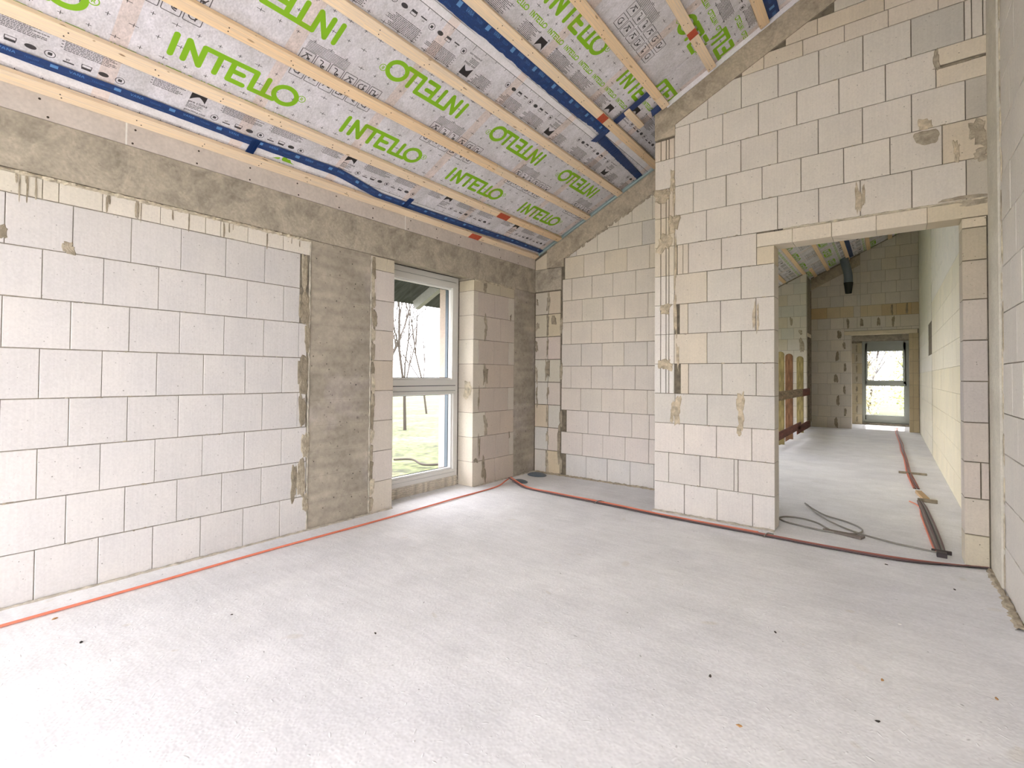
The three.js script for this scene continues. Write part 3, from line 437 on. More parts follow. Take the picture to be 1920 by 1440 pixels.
// ---- right wall of room and corridor: local x = z
const RW = [0.25, 1.45, 0.0, 2.49]; // glazed opening beside the camera
const wallR = group('wall_right', 'long pale block wall running from the room into the corridor', 'wall', { kind: 'structure', pos: [XR, 0, 0], turn: -Math.PI / 2 });
{
  const topY = ceilY(XR) + 0.05, gz = [-9.63, -9.53];
  part('mortar_core', merge([box(gz[1], RW[0] - 0.004, -2.9, topY, -0.25, -0.006), box(RW[0] - 0.004, RW[1] + 0.004, RW[3], topY, -0.25, -0.006), box(RW[0] - 0.004, RW[1] + 0.004, -2.9, RW[2], -0.25, -0.006), box(RW[1] + 0.004, ZF + 0.3, -2.9, topY, -0.25, -0.006), box(ZE - 0.3, gz[0], -2.9, topY, -0.25, -0.006), box(gz[0], gz[1], -2.9, topY, -0.25, -0.05)]), M.jointLight, wallR);
  const ys = [0, 0.235, 0.48, 0.735, 0.95, 1.216, 1.49, 1.74, 1.99, 2.24, 2.49, 2.74, 2.99, 3.24, 3.49, 3.74, 3.99, 4.24, 4.47];
  const tn = ['#d9d4cb', '#d7d2c9', '#dad5cc', '#d8d3ca', '#d7d2c9', '#d6d1c8', '#d8d3ca', '#d9d4cb', '#dad5cc', '#d8d3ca'];
  for (let r = 0; r + 1 < ys.length; r++) {
    const ph = r % 2 ? 0.125 : 0, j = [-3.76]; for (let z = -3.5 + ph; z < ZF - 0.1; z += 0.25) j.push(z + 0.0); j.push(ZF);
    const tt = [tn[r % tn.length], tn[(r + 3) % tn.length]];
    if (ys[r + 1] < 2.5) { lay(wallR, ys[r], ys[r + 1], [...j.filter((z) => z < RW[0] - 0.05), RW[0]], tt, { openStart: true, depth: (i, a, b) => (b > RW[0] - 0.01 ? 0.25 : 0.1) }); lay(wallR, ys[r], ys[r + 1], [RW[1], ZF], tt, { openStart: true, depth: 0.25 }); } else lay(wallR, ys[r], ys[r + 1], j, tt, { openStart: true });
  }
  // corridor side: whole courses, their upright joints too fine to tell apart from here
  for (let r = 0; r < 17; r++) {
    const y0 = r * 0.25, y1 = Math.min(y0 + 0.25, topY - 0.06), hex = r < 5 ? '#ebe2c6' : r < 9 ? '#ede6d1' : '#eeeae0';  // lower courses yellower, upper whiter: the corridor light painted into the tones
    const cuts = (from, to) => { const o = [], ph = r % 2 ? 0.36 : 0; let a = from; while (a - 0.72 - (o.length ? 0 : ph) > to + 0.2) { const b = a - 0.72 - (o.length ? 0 : -ph); o.push([a, b]); a = b; } o.push([a, to]); return o; };
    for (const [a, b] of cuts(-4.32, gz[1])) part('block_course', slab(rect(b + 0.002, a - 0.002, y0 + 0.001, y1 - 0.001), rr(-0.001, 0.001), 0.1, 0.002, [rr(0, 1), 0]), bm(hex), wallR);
    const wide = r > 5 && r < 8 ? -10.45 : gz[0];
    for (const [a, b] of [[wide, -11.8], [-11.8, -13.5], [-13.72, ZE]]) part('block_course', slab(rect(b + 0.002, a - 0.002, y0 + 0.001, y1 - 0.001), rr(-0.001, 0.001), 0.1, 0.002, [rr(0, 1), 0]), bm(r < 5 ? '#e8e2cd' : '#ebe7da'), wallR);  // same painted light here, yellower below and whiter above
  }
  part('niche_lining', box(-10.45, -9.63, 1.5, 2.0, -0.05, -0.03), M.wood2, wallR);
  part('concrete_column', slab(rect(ZN - 0.01, -3.765, 0, topY - 0.06), 0.012, 0.1, 0.006), M.plainConcrete, wallR);
  for (let k = 0; k < 16; k++) smear(wallR, -3.75 + rr(-0.012, 0.02), 0.1 + k * 0.22, rr(0.02, 0.05), rr(0.1, 0.25), k % 3 ? M.mortarPale : M.mortar, 0.004, 0.35);
  for (let k = 0; k < 4; k++) smear(wallR, -3.79 - 0.06 * R(), 0.1 + 0.18 * k, 0.012, rr(0.08, 0.16), M.mortarDark, 0.001, 0.4);
}

// ---- wall behind the camera with wide glazing: local x = -x
const wallF = group('wall_front', 'gable wall with wide glazing facing the doorway wall', 'wall', { kind: 'structure', pos: [0, 0, ZF], turn: Math.PI });
const G = [-0.3, 3.28, 0.02, 2.45], G2 = [-0.3, 1.55, 2.6, 3.35];  // the upper opening is added to throw more light on the doorway wall
part('gable', merge([[-(XR + 0.3), G[0], -0.3, 4.8], [G[0], G[1], G[3], G2[2]], [G2[1], G[1], G2[2], 4.8], [G2[0], G2[1], G2[3], 4.8], [G[1], -XO, -0.3, 4.8], [G[0], G[1], -0.3, G[2]]].map(([a, b, y0, y1]) => slab(clip(rect(a, b, y0, y1), SL, 1, ceilY(0) + 0.02), 0, 0.3, 0.001, [0, 0], true))), bm('#e2dcd2'), wallF);

// ---------------------------------------------------------------- floor
{
  const f = (x0, x1, z0, z1) => box(x0, x1, -0.2, 0, z0, z1);
  single('floor', merge([f(XO, XR + 0.2, -9.4, ZF + 0.3), f(-1.47, XR + 0.2, -12.67, -9.4), f(XO, XR + 0.2, ZE - 0.3, -12.67)]), M.floor, 'dusty pale concrete floor slab running through the doorway', 'floor', { kind: 'structure' });
  single('stairwell_shell', merge([box(XO, XR, -2.9, -2.75, -13, -9), box(-1.5, -1.4, -2.8, -0.2, -12.7, -9.3), box(XO, -1.4, -2.8, -0.2, -9.4, -9.25)]), M.render, 'open stairwell dropping below the corridor floor beside the safety rail', 'stairwell', { kind: 'structure' });
  // grit and mortar along the foot of the walls
  const grit = (name, pts, h, w, seed, mat) => { const [a, b] = pts, len = Math.hypot(b[0] - a[0], b[1] - a[1]); const m = single(name, bead(0, len, w, h, 0.02, seed), mat, '', 'debris'); m.rotation.set(-Math.PI / 2, 0, Math.atan2(-(b[1] - a[1]), b[0] - a[0])); m.position.set(a[0], 0.002, a[1]); return m; };
  const lab = (m, l) => { m.userData.label = l; m.userData.kind = 'stuff'; m.userData.category = 'mortar'; };
  lab(grit('mortar_fillet', [[XL + 0.012, -0.2], [XL + 0.012, -2.72]], 0.006, 0.022, 201, M.mortarGrey), 'thin crumbly line of mortar along the foot of the white left wall');
  lab(grit('mortar_fillet', [[XL + 0.012, -3.75], [XL + 0.012, -4.85]], 0.006, 0.022, 202, M.mortarGrey), 'crumbly mortar at the wall foot between window and dark corner column');
  lab(grit('mortar_fillet', [[-3.33, ZB + 0.02], [-1.6, ZB + 0.02]], 0.010, 0.05, 203, M.mortar), 'rough brown mortar line along the foot of the recessed back wall');
  lab(grit('mortar_fillet', [[-1.6, ZN + 0.014], [DX0, ZN + 0.014]], 0.008, 0.035, 204, M.mortarGrey), 'grey mortar line along the foot of the wall left of the doorway');
  lab(grit('mortar_fillet', [[XR - 0.018, ZN + 0.02], [XR - 0.018, -3.2]], 0.008, 0.04, 205, M.mortar), 'dirty crumbs at the foot of the right wall corner');
}

// ---------------------------------------------------------------- ceiling: membrane, battens, tapes (local x up the slope)
const ceiling = group('ceiling', 'sloping roof lining of printed membrane under spruce battens and blue tape', 'ceiling', { kind: 'structure', pos: [0, C0, 0] });
ceiling.rotation.z = TH;
const Q = (x) => x / COS;
const Z0 = ZF, Z1 = ZE - 0.1;
const SK = [Q(-2.8), Q(-1.9), -8.2, -6.3]; // unseen roof window added to brighten the corridor
const holed = (q0, q1, y0, y1, z0, z1) => merge([box(q0, q1, y0, y1, z0, SK[2]), box(q0, q1, y0, y1, SK[3], z1), box(q0, SK[0], y0, y1, SK[2], SK[3]), box(SK[1], q1, y0, y1, SK[2], SK[3])]);
part('roof_deck', holed(Q(-4.55), Q(XR) + 0.5, 0.014, 0.25, Z1 - 0.3, Z0 + 0.7), M.deck, ceiling);
part('roof_covering', holed(Q(-4.6), Q(XR) + 0.6, 0.25, 0.29, Z1 - 0.4, Z0 + 0.8), M.roofTile, ceiling);
{
  const map = T.sheet, bay = std({ color: '#fdfbfc', map, roughness: 0.6 }), over = std({ color: '#fff1e8', map, roughness: 0.6 });
  const raft = []; for (let z = 1.34; z > Z1; z -= 0.68) raft.push(z);
  const sheet = (q0, q1, z0, z1, c, phase, dy, seed) => { // z0 > z1
    const cuts = [z0]; for (const z of raft) { if (z + 0.036 < z0 && z + 0.036 > z1) cuts.push(z + 0.036); if (z - 0.036 < z0 && z - 0.036 > z1) cuts.push(z - 0.036); } cuts.push(z1);
    const pos = [[], []], uv = [[], []], nq = Math.max(2, Math.round((q1 - q0) / 0.06));
    const h = (q, z) => dy - 0.007 * vn(q * 2.4 + 30, z * 2.9 + 60, 256, seed) - 0.003 * vn(q * 9 + 30, z * 8 + 60, 256, seed + 3);
    for (let k = 0; k + 1 < cuts.length; k++) {
      const a = cuts[k], b = cuts[k + 1], mid = (a + b) / 2, m = raft.some((z) => Math.abs(z - mid) < 0.03) ? 1 : 0, nz = Math.max(1, Math.round((a - b) / 0.08));
      for (let j = 0; j < nz; j++) for (let i = 0; i < nq; i++) {
        const za = a + (b - a) * j / nz, zb = a + (b - a) * (j + 1) / nz, qa = q0 + (q1 - q0) * i / nq, qb = q0 + (q1 - q0) * (i + 1) / nq;
        for (const [q, z] of [[qa, za], [qb, zb], [qa, zb], [qa, za], [qb, za], [qb, zb]]) { pos[m].push(q, h(q, z), z); uv[m].push(-z - phase, (q - c) / SHW + 0.5); }
      }
    }
    const g = new THREE.BufferGeometry(); g.setAttribute('position', new THREE.Float32BufferAttribute([...pos[0], ...pos[1]], 3)); g.setAttribute('uv', new THREE.Float32BufferAttribute([...uv[0], ...uv[1]], 2));
    g.addGroup(0, pos[0].length / 3, 0); g.addGroup(pos[0].length / 3, pos[1].length / 3, 1); g.computeVertexNormals();
    return part('membrane_sheet', g, [bay, over], ceiling);
  };
  const c1 = Q(-2.625), c2 = Q(-1.35), w = (c2 - c1) / 2, c3 = c2 + 2 * w, c0 = c1 - 2 * w;
  sheet(Q(XL) + 0.005, c1 - w + 0.03, Z0, ZB + 0.01, -3.32, 0.25, 0.006, 301);
  sheet(c1 - w - 0.02, c1 + w, Z0, ZB + 0.01, c1, 0.85, 0.002, 303);
  sheet(c2 - w, c2 + w, Z0, -3.86, c2, 0.406, 0.006, 305);
  sheet(c2 - w - 0.02, c2 + w, -3.82, SK[3], c2 + 0.13, 0.66, 0.002, 306); sheet(SK[1], c2 + w, SK[3], SK[2], c2 + 0.13, 0.66, 0.002, 306); sheet(c2 - w - 0.02, c2 + w, SK[2], Z1, c2 + 0.13, 0.66, 0.002, 306);
  sheet(c3 - w - 0.02, Q(XR), Z0, Z1, c3, 0.9, 0.002, 307);
  sheet(Q(XL) + 0.005, c2 - w, ZB - 0.2, SK[3], c1, 0.2, 0.002, 309); sheet(Q(XL) + 0.005, SK[0], SK[3], SK[2], c1, 0.2, 0.002, 309); sheet(Q(XL) + 0.005, c2 - w, SK[2], Z1, c1, 0.2, 0.002, 309);
  part('membrane_flap', box(Q(-1.5), Q(-0.35), -0.042, 0.0, ZN + 0.002, ZN + 0.012), bay, ceiling);
  // battens, each in the lengths it is butted together from
  const batten = (xLow, z0, z1, m, wd = 0.068) => { const q = Q(xLow - 0.0155), g = cbox(q, q + wd, -0.038, -0.006, z1 + 0.0015, z0 - 0.0015, 0.002), p = g.attributes.position, n = g.attributes.normal, uv = g.attributes.uv, o = R() * 2, o2 = R(); for (let i = 0; i < p.count; i++) uv.setXY(i, p.getZ(i) + o, (Math.abs(n.getY(i)) > 0.5 ? p.getX(i) : p.getY(i)) + o2); return part('batten', g, m, ceiling); };
  const runs = [[-3.340, [Z0, -0.1, -3.62, ZB + 0.01]], [-3.018, [Z0, 0.6, -3.69, ZB + 0.02]], [-2.650, [Z0, -1.1 + 1.5, -3.2, ZB + 0.02]], [-2.275, [Z0, 1.1, -3.95, ZB + 0.02]], [-1.878, [Z0, 0.2, -3.69, ZB + 0.02]], [-1.520, [Z0, 0.9, -3.93, ZN + 0.02]], [-1.143, [Z0, -0.3, -3.63, ZN + 0.02]], [-0.762, [Z0, 0.2, -3.0, ZN + 0.02]], [-0.39, [Z0, -1.0, ZN + 0.02]], [-0.02, [Z0, -2.0, ZN + 0.02]], [0.33, [Z0, -1.5, ZN + 0.02]]];
  const made = {};
  runs.forEach(([x, zs], k) => { for (let i = 0; i + 1 < zs.length; i++) { const b = made[k + ':' + i] = batten(x, zs[i], zs[i + 1], (i + k) % 3 ? M.wood : M.wood2); const gs = []; for (let z = zs[i] - 0.1; z > zs[i + 1] + 0.03; z -= 0.34) for (const e of [0.017, 0.041]) { const c = new THREE.CylinderGeometry(0.0032, 0.0032, 0.002, 8); c.translate(Q(x - 0.0155) + e + rr(-0.004, 0.004), -0.0385, z + rr(-0.02, 0.02)); gs.push(c); } if (gs.length) part('screw', merge(gs), M.screw, b).userData.kind = 'stuff'; } });
  batten(-1.728, -3.80, ZN + 0.02, M.wood, 0.055);
  for (const [x, zs] of [[-1.520, [-4.31, -8.2, ZH + 0.86]], [-1.143, [-4.31, -9.4, ZH + 0.03]], [-0.762, [-4.31, -7.0, ZH + 0.03]], [-0.39, [-4.31, -8.8, ZH + 0.03]], [-1.385, [-12.5, ZH + 0.03]], [-1.878, [-9, -12.5]], [-2.275, [-9, -12.5]], [-2.65, [-9, -12.5]], [-3.018, [-5.1, -12.5]], [-0.02, [-4.31, ZH + 0.03]], [0.33, [-4.31, ZH + 0.03]]]) for (let i = 0; i + 1 < zs.length; i++) batten(x, zs[i], zs[i + 1], M.wood2);
  const red = (b, x, za, zb) => part('red_paint_mark', box(Q(x - 0.0155) + 0.001, Q(x - 0.0155) + 0.067, -0.0392, -0.0382, zb, za), M.redPaint, b);
  red(made['0:2'], -3.340, -3.65, -3.80); red(made['1:2'], -3.018, -3.70, -3.86); red(made['4:1'], -1.878, -3.59, -3.687); red(made['6:1'], -1.143, -3.55, -3.625);
  // ribbons of tape laid on the membrane
  const ribbon = (edges, dy, name, mat, wr) => { const pos = [], uv = [], n = 90, L = []; for (let i = 0; i <= n; i++) { const t = i / n * (edges.length - 1), k = Math.min(edges.length - 2, Math.floor(t)), f = t - k, e = edges[k].map((v, j) => v + (edges[k + 1][j] - v) * f); L.push([Q(e[0]) + rr(-wr, wr), Q(e[1]) + rr(-wr, wr) * 0.4, e[2]]); }
    let d = 0; const P = (q, z, u, v, y) => { pos.push(q, dy + y, z); uv.push(u, v); }; const Y = L.map(() => [rr(-1, 0) * 0.0025, rr(-1, 0) * 0.004, rr(-1, 0) * 0.0025]);
    for (let i = 0; i < n; i++) { const a = L[i], b = L[i + 1], l = Math.hypot(b[0] - a[0], b[2] - a[2]); const am = (a[0] + a[1]) / 2, bmid = (b[0] + b[1]) / 2; const strip = (q0, q1, r0, r1, v0, v1, y0, y1, y2, y3) => { P(q0, a[2], d, v0, y0); P(r1, b[2], d + l, v1, y3); P(r0, b[2], d + l, v0, y2); P(q0, a[2], d, v0, y0); P(q1, a[2], d, v1, y1); P(r1, b[2], d + l, v1, y3); }; strip(a[0], am, b[0], bmid, 0, 0.033, Y[i][0], Y[i][1], Y[i + 1][0], Y[i + 1][1]); strip(am, a[1], bmid, b[1], 0.033, 0.065, Y[i][1], Y[i][2], Y[i + 1][1], Y[i + 1][2]); d += l; }
    const g = new THREE.BufferGeometry(); g.setAttribute('position', new THREE.Float32BufferAttribute(pos, 3)); g.setAttribute('uv', new THREE.Float32BufferAttribute(uv, 2)); g.computeVertexNormals(); return part(name, g, mat, ceiling); };
  ribbon([[-3.232, -3.188, 1.7], [-3.232, -3.188, -0.3], [-3.230, -3.180, -0.95], [-3.238, -3.184, -1.39], [-3.236, -3.175, -1.77], [-3.234, -3.168, -2.08], [-3.30, -3.24, -2.5], [-3.30, -3.238, -3.03], [-3.288, -3.225, -3.73], [-3.27, -3.215, -4.3], [-3.27, -3.22, -4.83]], -0.011, 'sealing_tape', M.tape, 0.0015);
  ribbon([[-1.978, -1.885, 1.7], [-1.975, -1.885, -1.9], [-1.972, -1.885, -2.4], [-1.978, -1.887, -2.9], [-1.978, -1.89, -3.4], [-1.965, -1.90, -3.7], [-1.97, -1.90, -3.86]], -0.012, 'sealing_tape', M.tape, 0.004);
  ribbon([[-2.02, -1.95, -3.86], [-2.04, -1.97, -4.3], [-2.06, -2.0, -4.82]], -0.0115, 'sealing_tape', M.tapePlain, 0.003);
  ribbon([[-2.05, -1.86, -3.80], [-2.03, -1.86, -3.87]], -0.0125, 'sealing_tape', M.tapePlain, 0.002);
  ribbon([[-1.87, -1.50, -3.79], [-1.87, -1.50, -3.86]], -0.0115, 'sealing_tape', M.tapePlain, 0.001);
  ribbon([[-0.742, -0.64, 1.7], [-0.742, -0.64, -4.1]], -0.012, 'sealing_tape', M.tape, 0.003);
  ribbon([[-0.742, -0.64, -4.31], [-0.742, -0.64, -13.4]], -0.012, 'sealing_tape', M.tapePlain, 0.003);
  ribbon([[-1.60, -1.515, -4.02], [-1.62, -1.51, -4.11]], -0.016, 'sealing_tape', M.tapePlain, 0.004);
  for (const [z, l] of [[-1.45, 0.09], [-2.75, 0.08]]) ribbon([[-3.30, -3.19, z], [-3.30, -3.19, z - 0.05]], -0.0125, 'sealing_tape', M.tapePlain, 0.002);
  // galvanised edge profile on the recessed back wall
  part('metal_profile', merge([box(Q(-3.33), Q(-1.60), -0.006, -0.004, ZB + 0.006, ZB + 0.034), box(Q(-3.33), Q(-1.60), -0.034, -0.006, ZB + 0.006, ZB + 0.008), box(Q(-3.33), Q(-1.60), -0.034, -0.032, ZB + 0.006, ZB + 0.034)]), M.profile, ceiling);
  // rafter tails under the eaves
  for (let z = -1.2; z > -15; z -= 0.93) part('rafter_tail', box(Q(-4.5), Q(XO), -0.09, 0.014, z - 0.035, z + 0.035), M.rafter, ceiling);
}

// ---------------------------------------------------------------- windows (local x along the opening, z towards the room)
const ring = (x0, x1, y0, y1, w, z0, z1) => [cbox(x0, x1, y0, y0 + w, z0, z1), cbox(x0, x1, y1 - w, y1, z0, z1), cbox(x0, x0 + w, y0 + w, y1 - w, z0, z1), cbox(x1 - w, x1, y0 + w, y1 - w, z0, z1)];
function lights(win, cells, mats) {
  for (const [x0, x1, y0, y1] of cells) {
    part('glazing_bead', merge(ring(x0 - 0.016, x1 + 0.016, y0 - 0.016, y1 + 0.016, 0.018, -0.047, -0.012)), mats.bead, win);
    part('gasket', merge(ring(x0 - 0.002, x1 + 0.002, y0 - 0.002, y1 + 0.002, 0.009, -0.052, -0.046)), M.gasket, win);
    const p = new THREE.PlaneGeometry(x1 - x0, y1 - y0); p.translate((x0 + x1) / 2, (y0 + y1) / 2, -0.049); part('pane', p, M.glass, win);
  }
}
{
  const win = group('window_1', 'tall off-white window in two lights, sash above fixed pane', 'window', { kind: 'structure', pos: [XL - 0.198, 0, 0], turn: Math.PI / 2 });
  const mats = { bead: M.bead };
  part('outer_frame', merge([...ring(2.744, 3.733, 0.10, 2.141, 0.062, -0.08, 0), cbox(2.80, 3.68, 0.952, 1.026, -0.08, 0.0)]), M.frame, win);
  part('joint_foam', merge(ring(2.7305, 3.7445, 0.10, 2.1495, 0.02, -0.07, -0.012)), M.gasket, win);
  part('gasket', merge(ring(2.782, 3.699, 1.022, 2.091, 0.012, -0.05, 0.0015)), M.gasket, win);
  part('gasket', merge(ring(2.784, 3.697, 0.138, 0.980, 0.008, -0.05, 0.0012)), M.rail, win);
  part('sash', merge(ring(2.79, 3.693, 1.030, 2.085, 0.058, -0.06, 0.012)), M.frame, win);
  part('fixed_stop', merge(ring(2.79, 3.693, 0.142, 0.975, 0.032, -0.06, 0.006)), M.frame, win);
  lights(win, [[2.862, 3.634, 1.102, 2.012], [2.838, 3.644, 0.19, 0.938]], mats);
  part('shutter_guide', merge([cbox(3.69, 3.735, 0.10, 2.2, -0.15, -0.082), cbox(2.74, 2.785, 0.10, 2.2, -0.15, -0.082)]), M.rail, win);
  part('outer_reveal', merge([box(3.7385, 3.744, 0, 2.14, -0.281, -0.16), box(2.731, 2.737, 0, 2.14, -0.281, -0.16)]), M.foam, win);
  part('sill_mesh', merge([box(2.735, 3.742, 0, 0.098, -0.07, -0.004), ...[0.02, 0.04, 0.06, 0.08].map((y, k) => bead(2.735, 3.742, 0.016, 0.008, 0.012, 400 + k).translate(0, y, -0.003))]), M.sillMesh, win);
}
function plainWindow(name, label, pos, turn, x0, x1, y0, y1, cells, mats, kind = 'structure') {
  const win = group(name, label, 'window', { kind, pos, turn });
  const rails = []; const xs = [...new Set(cells.flatMap((c) => [c[0], c[1]]))];
  part('outer_frame', merge([...ring(x0, x1, y0, y1, 0.075, -0.08, 0), ...mats.bars.map((b) => cbox(...b, -0.08, 0.0))]), mats.frame, win);
  lights(win, cells, mats); return win;
}
const greyFrame = std({ color: '#a9aea6', roughness: 0.45 });
plainWindow('window_2', 'grey-framed window in two lights at the far end of the corridor', [0, 0, ZE - 0.12], 0, -0.552, 0.345, 0.045, 2.04, [[-0.452, 0.236, 1.08, 1.80], [-0.49, 0.255, 0.235, 0.955]], { frame: greyFrame, bead: greyFrame, bars: [[-0.5, 0.3, 0.96, 1.07], [-0.5, -0.455, 1.0, 2.0], [0.24, 0.29, 1.0, 2.0], [-0.5, 0.29, 1.81, 1.98], [-0.5, 0.29, 0.11, 0.23]] });
plainWindow('window_3', 'wide glazing behind the camera', [0, 0, ZF + 0.2], Math.PI, G[0] + 0.01, G[1] - 0.01, G[2], G[3] - 0.01, [[-0.19, 1.46, 0.12, 2.34], [1.54, 3.17, 0.12, 2.34]], { frame: M.frame, bead: M.bead, bars: [[1.46, 1.54, 0.1, 2.4]] });
plainWindow('window_8', 'upper gable glazing added behind the camera for more light', [0, 0, ZF + 0.2], Math.PI, G2[0] + 0.01, G2[1] - 0.01, G2[2] + 0.01, G2[3] - 0.01, [[-0.19, 1.44, 2.71, 3.24]], { frame: M.frame, bead: M.bead, bars: [] });
plainWindow('window_7', 'glazed terrace door in the right wall beside the camera', [XR + 0.16, 0, 0], -Math.PI / 2, RW[0] + 0.01, RW[1] - 0.01, 0.01, RW[3] - 0.01, [[0.36, 1.34, 0.11, 2.37]], { frame: M.frame, bead: M.bead, bars: [] });
{ const w = plainWindow('window_9', 'unseen roof window added to brighten the corridor', [0, C0, 0], 0, 0, SK[1] - SK[0] - 0.02, 0, SK[3] - SK[2] - 0.02, [[0.09, SK[1] - SK[0] - 0.11, 0.09, SK[3] - SK[2] - 0.11]], { frame: M.frame, bead: M.bead, bars: [] }); const q = (SK[0] + 0.01); w.rotation.set(Math.PI / 2, 0, 0); w.rotation.order = 'ZXY'; w.rotation.z = TH; w.position.set(q * COS - 0.2 * Math.sin(TH), C0 + q * Math.sin(TH) + 0.2 * COS, SK[2] + 0.01); }
plainWindow('window_4', 'corridor window near the recessed back wall', [XL - 0.2, 0, 0], Math.PI / 2, 5.41, 7.39, 0.21, 2.24, [[5.5, 7.3, 0.3, 2.15]], { frame: M.frame, bead: M.bead, bars: [] });
plainWindow('window_5', 'wide window beside the stairwell', [XL - 0.2, 0, 0], Math.PI / 2, 8.51, 12.29, 0.11, 2.24, [[8.62, 10.35, 0.21, 2.14], [10.45, 12.18, 0.21, 2.14]], { frame: M.frame, bead: M.bead, bars: [[10.35, 10.45, 0.15, 2.2]] });
plainWindow('window_6', 'window lighting the small end room', [XL - 0.2, 0, 0], Math.PI / 2, 13.76, 14.69, 0.21, 2.09, [[13.86, 14.59, 0.31, 1.99]], { frame: M.frame, bead: M.bead, bars: [] });

// ---------------------------------------------------------------- corridor end walls
const wallH = group('wall_corridor_end', 'shaded block wall with small doorway closing the corridor', 'wall', { kind: 'structure', pos: [0, 0, ZH] });
{
  const roof = cutBelow(SL, ceilY(0), 0), low = cutBelow(0.51, 3.21, -1.41), high = cutBelow(SL, ceilY(0) - 0.02, 0), E0 = -0.69, E1 = 0.31, ET = 2.10;
  part('mortar_core', merge([slab(clip(rect(-1.46, E0 - 0.004, -0.02, 4.6), ...roof), -0.005, 0.17, 0.001, [0, 0], true), slab(clip(rect(E0 - 0.004, E1 + 0.004, ET + 0.09, 4.6), ...roof), -0.005, 0.17, 0.001, [0, 0], true), slab(clip(rect(E1 + 0.004, XR + 0.02, -0.02, 4.6), ...roof), -0.005, 0.17, 0.001, [0, 0], true)]), M.joint, wallH);
  const pal = ['#dad2c4', '#d7cfc2', '#d5cdc0', '#d9d0bf', '#d2ccc1'], warm = ['#cdb48c', '#c9b491', '#d2c2a2'];
  for (let r = 0; r < 18; r++) {
    const y0 = r * 0.25, y1 = y0 + 0.25, ph = r % 2 ? 0.125 : 0, j = []; for (let x = -1.455 + (ph ? 0 : 0.06); x < XR - 0.05; x += 0.25) j.push(x + (j.length && ph ? -0.125 : 0)); j[0] = -1.455;
    const cutJ = (a, b) => [a, ...j.filter((x) => x > a + 0.03 && x < b - 0.03), b], tone = () => (r === 10 && R() < 0.75 ? warm : pal);
    if (r === 8) { lay(wallH, y0, y1, cutJ(-1.455, E0 - 0.13), tone, { cut: low, openStart: true }); lay(wallH, y0, ET, [E0 - 0.13, E0], tone, { depth: 0.17, openStart: true }); lay(wallH, ET + 0.09, y1, cutJ(E0 - 0.13, XR), tone, { openStart: true }); lay(wallH, y0, ET, [E1, 0.375, XR - 0.01], ['#c2b28f', '#bfae8c'], { depth: 0.17, openStart: true }); } else if (y1 <= ET) { lay(wallH, y0, Math.min(y1, ET), cutJ(-1.455, E0), tone, { depth: 0.17, cut: low, openStart: true }); lay(wallH, y0, Math.min(y1, ET), [E1, 0.375, XR - 0.01], ['#c2b28f', '#bfae8c'], { depth: 0.17, openStart: true }); } else { lay(wallH, y0, y1, cutJ(-1.455, -0.52), tone, { cut: low, openStart: true }); lay(wallH, y0, y1, cutJ(-0.52, XR), tone, { cut: high, openStart: true }); }
    if (r < 9 && r % 2 === 0) smear(wallH, -0.95 + rr(-0.04, 0.04), y0 + 0.12, 0.07, 0.2, M.mortarDark, 0.004, 0.3); else if (r < 9) smear(wallH, -0.82 + rr(-0.02, 0.02), y0 + 0.12, 0.05, 0.16, M.mortarDark, 0.004, 0.3);
    if (r === 9) for (const x of [-0.75, -0.5, -0.2, 0.05]) smear(wallH, x, y0 + 0.12, 0.05, 0.2, M.mortarDark, 0.004); if (r === 10) for (const x of [0.03, 0.28]) smear(wallH, x, y0 + 0.12, 0.04, 0.2, M.mortarDark, 0.004);
  }
  part('lintel_section', slab(rect(E0 - 0.13, XR - 0.03, ET, ET + 0.085), 0.006, 0.17, 0.003, [0, 0], true), bm('#e0d4ba'), wallH);
  part('concrete_band', slab(clip(clip(rect(-1.455, -0.52, 2.9, 4.4), ...cutBelow(SL, ceilY(0) - 0.04, 0)), 0.51, -1, -(3.21 + 0.51 * 1.41)), 0.004, 0.1, 0.003), M.concreteWarm, wallH);
}
const wallA = group('wall_stairwell', 'pale block wall beyond the stairwell with a narrow side doorway', 'wall', { kind: 'structure', pos: [0, 0, -12.67] });
{
  const roof = cutBelow(SL, ceilY(0), 0);
  part('mortar_core', merge([slab(clip(rect(XL, -1.462, -2.9, 4.6), ...roof), -0.005, 0.15, 0.001, [0, 0], true), box(-1.63, -1.465, 2.06, 3.42, -0.83, -0.14), box(-1.63, -1.465, -0.1, 2.06, -0.22, -0.14), box(-1.63, -1.465, -0.1, 2.06, -0.83, -0.76)]), M.joint, wallA);
  for (let r = -4; r < 14; r++) { const y0 = r * 0.25, ph = r % 2 ? 0.125 : 0, j = [XL + 0.01]; for (let x = -3.2 + ph; x < -1.55; x += 0.25) j.push(x); j.push(-1.46); lay(wallA, y0, y0 + 0.25, j, ['#e0dacd', '#ddd7cc', '#dcd3c0', '#d9d6cc'], { cut: cutBelow(SL, ceilY(0) - 0.03, 0), depth: (i, a, b) => (b > -1.47 ? 0.15 : 0.1) }); }
  for (const [x, y, w, h] of [[-1.55, 1.85, 0.09, 0.32], [-1.75, 2.4, 0.05, 0.2], [-1.57, 2.15, 0.07, 0.1]]) smear(wallA, x, y, w, h, M.mortar, 0.004);
  part('side_lintel', box(-1.64, -1.455, 2.06, 2.14, -0.8, -0.18), bm('#ded3bc'), wallA);
}
const wallE = group('wall_far_end', 'outer wall of the small end room around the grey window', 'wall', { kind: 'structure', pos: [0, 0, ZE] });
